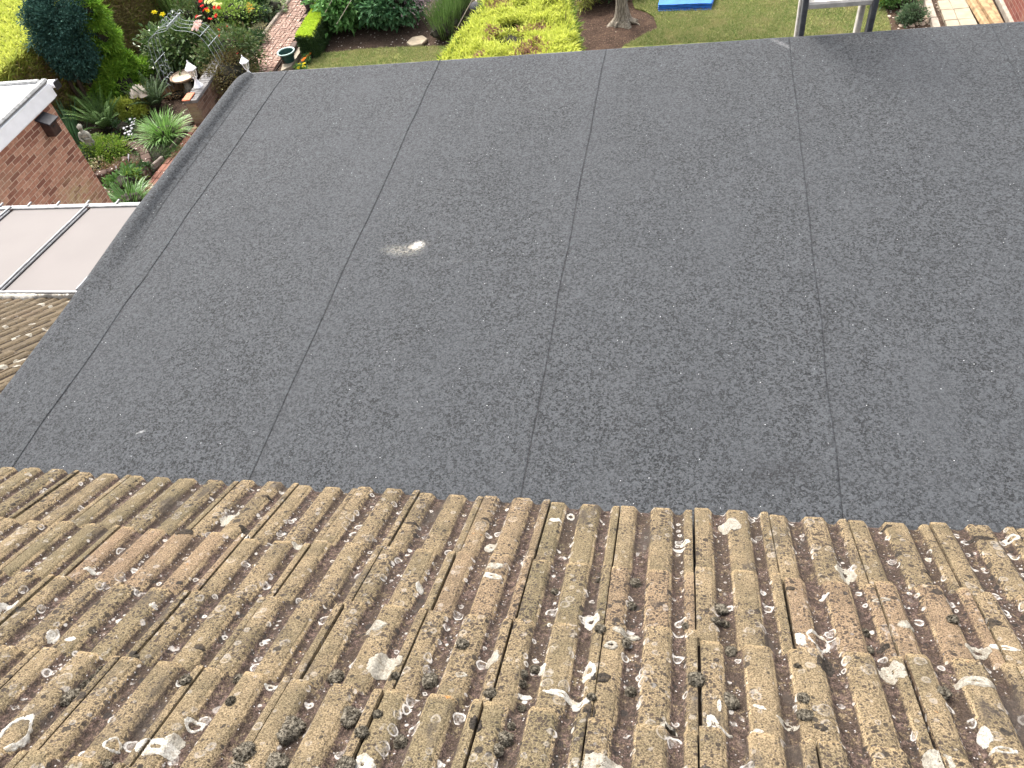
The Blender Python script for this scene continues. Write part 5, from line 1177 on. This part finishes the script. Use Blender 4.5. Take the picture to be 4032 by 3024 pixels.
# pots
def pot(b, h, r, body, rimm, name, label, soil=True):
    e = empty(name, b, label, 'pot'); m_ = MB(); n = 36
    m_.lathe([(r*.62, 0), (r*.66, .01), (r*.70, h*.3), (r*.93, h*.9), (r*.93, h*.92), (r*.86, h*.92), (r*.60, h*.12), (.01, h*.12)], n, b); m_.build('body', body, e, smooth=False)
    m_ = MB(); m_.lathe([(r*.90, h*.885), (r*1.03, h*.89), (r*1.06, h*.93), (r*1.03, h*1.0), (r*.93, h*1.0), (r*.88, h*.95), (r*.87, h*.89)], n, b, cap=False); m_.build('rim', rimm, e, smooth=True); return e
b = at(1139, 240, ZG+.06); pot(b, aty(1137, 200, b.y).z-b.z, .175, M['potgreen'], M['potrim'], 'plant_pot', 'empty dark green plastic pot with pale rim beside the brick path')
b = G(1232, 40); e = pot(b, .32, .2, M['black'], M['black'], 'plant_pot', 'black pot holding a pale leaved plant beyond the box hedge end'); pt = bush('potted_plant', 'pale variegated plant growing in the black pot', (b.x, b.y, ZG+.40), (.24, .24, .16), 420, .09, .05, leafmat('variegated_leaf', [(.12, .17, .08)]), 'plant', clumps=12)

# middle bed: two big leafy plants, lavender, marigolds
for (x, y, rx, h, mt, lb) in ((1375, 110, .62, .95, leafmat('potato_leaf', [(.06, .15, .04), (.10, .22, .06), (.16, .29, .10)], .65, .25, .2), 'big bushy plant with fresh green leaves right of the box hedge'),
                              (1545, 105, .62, .95, leafmat('dahlia_leaf', [(.045, .12, .05), (.08, .175, .075), (.13, .24, .12)], .65, .22, .2), 'big bushy plant with bluish green leaves left of the lavender')):
    b = G(x, y); bush('bedding_plant', lb, (b.x, b.y+.15, ZG+h*.5), (rx, rx*.95, h*.52), 3000, .14, .075, mt, 'plant', upb=.2, clumps=70, spread=.15)
b = G(1490, 95); bush('bedding_plant', 'dark lower leaves in the gap between the two big bushy plants', (b.x, b.y+.1, ZG+.25), (.25, .3, .26), 700, .12, .06, DARK, 'plant', clumps=16)
b = G(1750, 150); e = plant('lavender', b, 'dense upright lavender bush left of the yellow hedge', 'shrub'); mb = MB()
for yy in np.linspace(0, 1.3, 4): strap(mb, (b.x+.10*yy+.02, b.y+yy*.9, ZG+.05), 330, .62, .011, .48, 1.0, 5, .22, .3)
mb.build('foliage', LAV, e); mb = MB()
for yy in (.6, 1.1, 1.6):
    P = np.array([b.x-.30, b.y+yy, ZG+.50])+RNG.normal(0, 1, (420, 3))*[.22, .3, .08]; leaves(mb, P, rnd_dir(420)*.5+np.array([-.3, 0, .8]), np.full(420, .055), np.full(420, .016))
mb.build('flower_spikes', LAVF, e)
for yy in (.1, .6, 1.1): core(e, (b.x+.05*yy, b.y+yy, ZG+.18), (.30, .4, .22), .85, sd=yy)
p = at(1642, 160, ZG+.03); mb = MB(); mb.lathe([(.21, -.05), (.215, 0), (.20, .012), (.01, .014)], 6, p, .2); tag(mb.build('stepping_stone', plain('sandstone_hexagon', (.33, .27, .19), .85, .2, 8)), 'six sided buff stepping stone lying on soil by the lavender', 'stepping stone')
p = at(1305, 30, ZG+.45); mb = MB(); mb.lathe([(.01, -.05), (.09, -.03), (.105, .0), (.09, .03), (.01, .05)], 16, p); mb.tube([(p.x, p.y, p.z-.04), (p.x, p.y, ZG)], .012, 6); tag(mb.build('garden_ball', plain('pale_green_glass', (.30, .36, .27), .4, .1, 8)), 'pale green ball on a stick at the hedge edge', 'ornament')
for (x0, y0, x1, y1, lb) in ((1296, 20, 1308, -2, 'thin pale cane beside the pale green ball'), (1365, 30, 1385, -3, 'pale cane rising from the fresh green bushy plant'), (1836, 42, 1856, 5, 'pale cane beside the dark stone lantern')):
    a = at(x0, y0, -4.3); b_ = aty(x1, y1, a.y); a2 = a+(a-b_)*2; mb = MB(); mb.tube([a2+Vector((0, 0, (ZG-a2.z))) if a2.z < ZG else a2, b_, b_+(b_-a)*.6], .006, 6); tag(mb.build('garden_cane', M['cream']), lb, 'cane')
# dark stone lantern
b = G(1884, 85); tp = aty(1879, 5, b.y); h = tp.z-ZG; e = empty('stone_lantern', b, 'dark grey stone lantern with pointed cap against the yellow hedge', 'lantern')
SL = plain('dark_basalt', (.055, .055, .058), .85, .25, 14)
mb = MB(); mb.lathe([(.15, 0), (.14, .06), (.07, .10), (.06, h*.45), (.10, h*.5)], 16, b); mb.build('pedestal', M['cream'], e, smooth=True)
mb = MB(); mb.lathe([(.10, h*.5), (.12, h*.52), (.12, h*.68), (.09, h*.70)], 16, b); mb.build('lamp_box', SL, e, smooth=True)
mb = MB(); mb.lathe([(.08, h*.69), (.155, h*.70), (.14, h*.78), (.12, h*.86), (.07, h*.94), (.01, h*1.0)], 18, b); mb.build('cap', SL, e, smooth=True)
# marigolds in a row
for q, (x, y, mt, lb) in enumerate(((1221, 212, FO, 'orange marigold farthest from the felt roof in its row'), (1211, 221, FO, 'orange marigold second from the far end of its row'), (1200, 230, FO, 'orange marigold third from the far end of its row'), (1193, 237, FO, 'orange marigold nearest the yellow marigolds'),
                           (1180, 254, FY, 'yellow marigold with two blooms behind the felt roof edge'), (1196, 263, FY, 'yellow marigold closest to the lawn corner'), (1176, 266, FY, 'yellow marigold closest to the buff slab'))):
    b = at(x, y, ZG+.14); e = bush('marigold', lb, (b.x, b.y, ZG+.07), (.09, .09, .08), 90, .06, .02, MID, 'marigold', clumps=5, group='marigolds beside the lawn', cr=.5); flowers(e, [b] if q != 4 else [b, b+Vector((.09, .02, 0))], .042, mt, None, 9)

# tree trunk, dark shrubs behind it
b = G(2452, 92); tt = empty('tree', b, 'tree with pale ridged trunk flaring into roots on the bark bed', 'tree'); mb = MB(); n = 22
lean = (aty(2447, 0, b.y)-b); lean = lean/lean.z; V = []; zs = [-.03, .02, .06, .12, .2, .35, .6, 1.0, 1.6, 2.3]; rs = [.20, .18, .16, .140, .125, .108, .102, .10, .095, .085]
for z, r in zip(zs, rs):
    for j in range(n):
        a = 2*math.pi*j/n; fl_ = 1+(.75 if z < .1 else .30 if z < .25 else .06)*max(0, math.cos(a*3.5+.6))*math.exp(-z*3)+.05*n3(math.cos(a)*2, math.sin(a)*2, z*3); V.append((b.x+lean.x*max(z, 0)+r*fl_*math.cos(a), b.y+lean.y*max(z, 0)+r*fl_*math.sin(a), ZG+z))
mb.add(V, [(i*n+j, i*n+(j+1) % n, (i+1)*n+(j+1) % n, (i+1)*n+j) for i in range(len(zs)-1) for j in range(n)])
for (a, l) in ((-.5, .42), (.15, .34), (-1.4, .30), (-2.3, .27), (2.6, .24)):
    q = [Vector((b.x+.10*math.cos(a), b.y+.10*math.sin(a), ZG+.09)), Vector((b.x+.2*math.cos(a+.1), b.y+.2*math.sin(a+.1), ZG+.045)), Vector((b.x+l*.75*math.cos(a+.15), b.y+l*.75*math.sin(a+.15), ZG+.02)), Vector((b.x+l*math.cos(a), b.y+l*math.sin(a), ZG-.01))]; mb.tube(q, [.034, .024, .016, .006], 8)
mb.build('trunk', M['trunk'], tt, smooth=True)
top = Vector(V[-1]); mb = MB(); tips = []
for k in range(6):
    a = k*1.05; q1 = top+Vector((.5*math.cos(a), .5*math.sin(a), .6)); q2 = top+Vector((1.0*math.cos(a+.2), 1.0*math.sin(a+.2), 1.4)); mb.tube([top-Vector((0, 0, .1)), q1, q2], [.06, .04, .015], 7); tips.append(q2)
mb.build('limb', M['trunk'], tt, smooth=True)
mb = MB()
for t in tips+[top+Vector((0, 0, 1.7))]:
    P, D = blob_pts(t, (.6, .6, .5), 700, .2, 14, .25); leaves(mb, P, D+rnd_dir(700)*.6, np.full(700, .09), np.full(700, .05))
mb.build('crown', MID, tt)
b = G(2400, 30); bush('dark_shrub', 'dark glossy shrub left of the tree trunk', (b.x, b.y+.3, ZG+.25), (.4, .4, .3), 1500, .07, .04, DARK, clumps=24)
b = G(2305, 20); bush('conifer_shrub', 'feathery green shrub beside the brown side of yellow hedge', (b.x, b.y+.1, ZG+.35), (.25, .45, .4), 1800, .10, .02, HEDGE_SIDE, upb=.5, clumps=24)
b = G(2520, 5); bush('leafy_plant', 'dark green tuft at the lawn edge behind the tree trunk', (b.x, b.y+.3, ZG+.15), (.2, .3, .2), 500, .07, .03, DARK, 'plant', clumps=10)

# blue tarpaulin folded on the lawn
def tarp():
    a, b_ = G(2592, 48), G(2802, 42); c, d = G(2612, -45), G(2835, -45)
    e = empty('tarpaulin', a, 'bright blue tarpaulin folded into a flat pad on the lawn', 'tarpaulin')
    for k in range(5):
        z0 = ZG+.045+k*.024; nx_, ny_ = 26, 16; P = np.zeros((2*nx_, ny_, 3)); ins = random.uniform(-.012, .018)
        for i in range(nx_):
            for j in range(ny_):
                u, v = i/(nx_-1), j/(ny_-1); p = a.lerp(b_, u).lerp(c.lerp(d, u), v)
                y = p.y-(.035*max(0, 1-j/1.5)*(k == 0))+ins*(1-v)
                w_ = .010*n3(p.x*4, p.y*4, k)+.006*n3(p.x*11, 2, k)
                P[i, j] = (p.x+ins, y, z0+w_); P[2*nx_-1-i, j] = (p.x+ins, y, z0+w_-.018)
        m_ = MB(); m_.grid(P); m_.grid(np.stack([P[:nx_, 0], P[::-1][:nx_, 0]], 1)); m_.build('fold', M['tarp'] if k in (0, 4, 2) else M['tarp_in'], e, smooth=True)
tarp()

# ladder leaning on the roof edge
lp0, lp1 = Vector((at(3152, 135, 0).x, YF+.10, 0)), Vector((at(3425, 113, 0).x, YF+.10, 0))
ld = empty('ladder', ((lp0.x+lp1.x)/2, YF+1.5, ZG), 'aluminium ladder standing up past the far edge of the felt roof', 'ladder')
slope_ = Vector((0, -.24, 1)).normalized(); Rl = Matrix.Rotation(math.atan(.24), 3, 'X')
def rail(x, name, wd, dp, mat, off):
    m_ = MB(); L = 6.4; c = Vector((x, YF+.10+off, 0))+slope_*(-L/2+1.0); m_.box(c, (wd, dp, L), Rl, .005); m_.build(name, mat, ld)
rail(lp0.x+.012, 'rail', .026, .062, M['alu_shade'], 0); rail(lp1.x+.012, 'rail', .026, .062, M['alu_shade'], 0)
rail(lp0.x+.004, 'rear_rail', .026, .055, M['rung'], .075); rail(lp1.x-.028, 'rear_rail', .026, .055, M['rung'], .075)
rz = None
pr = aty(3310, 18, YF+.05); x0, x1 = lp0.x+.02, lp1.x+.005
for k in range(-20, 3):
    s_ = pr.z*1.03+k*.255; c = Vector(((x0+x1)/2, YF+.10, 0))+slope_*s_; m_ = MB(); m_.box(c, (x1-x0, .034, .038), Rl, .008); m_.build('rung', M['rung'], ld)

# right hand corner: bed, kerb, paving, timbers, brick wall
sheet('stony_bed', [LX(3462, -40), LX(3492, 60), LX(3505, 105), LX(3512, 160), LX(3690, 200), LX(3620, -40)], ZG+.02, M['stony_soil'])
kb = [G(3630, -40), G(3640, 5), G(3672, 95), G(3700, 180)]
edge_run([(p.x, p.y) for p in kb], .11, .12, ZG, .9, M['kerb'], 'bed_kerb', 'pale concrete kerb between the stony bed and sandstone paving', 'kerb')
pvp = [G(3640, -40), G(3700, 170), G(3860, 170), G(3795, -40)]
def slab(q, z=.02):
    c = sum(q, Vector((0, 0, 0)))/4; q = [c+(p-c)*.985 for p in q]; v = [(p.x, p.y, ZG+z) for p in q]+[(p.x, p.y, ZG-.03) for p in q]; m_ = MB(); m_.add(v, [(0, 1, 2, 3), (0, 4, 5, 1), (1, 5, 6, 2), (2, 6, 7, 3), (3, 7, 4, 0)])
    o = m_.build('paving_slab', mp_, None); o['group'] = 'sandstone paving slabs'; return o
mp_ = plain('sandstone_paving', (.30, .255, .185), .85, .14, 5, bump=.3)
for n_, (q, lb) in enumerate((([(3690, 6), (3733, 3), (3752, 40), (3702, 42)], 'narrow sandstone slab beside the kerb, farthest row'), ([(3704, 44), (3753, 41), (3768, 80), (3718, 84)], 'sandstone slab beside the kerb, middle row'), ([(3735, 2), (3805, -3), (3815, 34), (3751, 40)], 'large sandstone slab by the timbers, farthest row'),
                              ([(3755, 41), (3816, 35), (3835, 75), (3770, 80)], 'large sandstone slab by the timbers, middle row'), ([(3720, 85), (3769, 81), (3800, 150), (3745, 155)], 'sandstone slab beside the kerb cut off by the felt roof edge'), ([(3771, 81), (3836, 76), (3870, 145), (3801, 150)], 'sandstone slab by the timbers cut off by the felt roof edge'))):
    o = slab([G(*p) for p in q], .02+random.uniform(-.002, .002)); o['label'] = lb; o['category'] = 'slab'; del o['group']
for (q, lb, mt, ht) in (([(3812, 0), (3825, 30), (3868, 90), (3915, 190)], 'rough orange timber lying nearest the sandstone slabs', M['timber'], .10), ([(3832, -20), (3858, 30), (3895, 85), (3945, 190)], 'rough timber in the middle of the stack by red brick wall', M['timber'], .16), ([(3862, -20), (3880, 20), (3915, 82), (3965, 190)], 'rough timber lying closest to the red brick wall', plain('weathered_timber', (.27, .185, .095), .85, .35, 9, bump=.4), .12)):
    a, b_ = G(*q[0]), G(*q[3]); d = b_-a; c = (a+b_)/2; m_ = MB(); ang = math.atan2(d.y, d.x); k = 14; P = []
    m_.box((c.x, c.y, ZG+ht/2+.02), (d.length, .105, ht), Matrix.Rotation(ang+random.gauss(0, .03), 3, 'Z') @ Matrix.Rotation(random.gauss(0, .1), 3, 'X'), .02); tag(m_.build('timber_beam', mt), lb, 'timber', 'timbers by the brick wall')
WXR = G(3945, 80).x
bw = empty('brick_wall', (WXR+.12, 14, ZG), 'red brick wall with pale plinth at the far right corner', 'wall')
mb = MB(); mb.box((WXR+.19, 15, ZG+.9), (.22, 9, 1.8)); mb.build('wall', mat_brick('red_wall_brick', [(.15, .045, .035), (.22, .075, .055), (.18, .06, .05)], (.30, .20, .16), axes='YZ'), bw)
mb = MB(); mb.box((WXR+.075, 15, ZG+.06), (.09, 8.9, .12), None, .012); mb.build('plinth', M['kerb'], bw)
b = G(3475, 12); bush('golden_shrub', 'bright yellow green shrub at the lawn edge right of the ladder', (b.x, b.y, ZG+.12), (.22, .2, .16), 700, .05, .03, YEL, clumps=12)
b = G(3550, 28); bush('leafy_plant', 'dark green low plant in the stony bed behind the greyish shrub', (b.x, b.y, ZG+.10), (.36, .22, .14), 900, .06, .035, MID, 'plant', clumps=16)
b = G(3592, 85); bush('small_shrub', 'rounded grey green shrub in the stony bed by the felt roof edge', (b.x, b.y, ZG+.12), (.25, .2, .15), 1500, .05, .02, leafmat('greyish_leaf', [(.035, .07, .03), (.065, .11, .05), (.10, .15, .08)], .6), clumps=26)
for q in range(34):
    x, y = random.uniform(3500, 3660), random.uniform(5, 105)
    if x < 3490+y*.15 or x > 3625+y*.4: continue
    p = at(x, y, ZG+.02); m_ = MB(); s_ = random.uniform(.025, .05); m_.lathe([(.01, -s_*.4), (s_*.9, -.1*s_), (s_, .1*s_), (s_*.6, s_*.5), (.01, s_*.6)], 7, p, jit=.25); tag(m_.build('stone', plain('pale_bed_stone', (.42, .33, .25), .9, .3, 12)), 'pale stone lying on the stony bed beside the kerb', 'stone', 'loose stones on the stony bed')
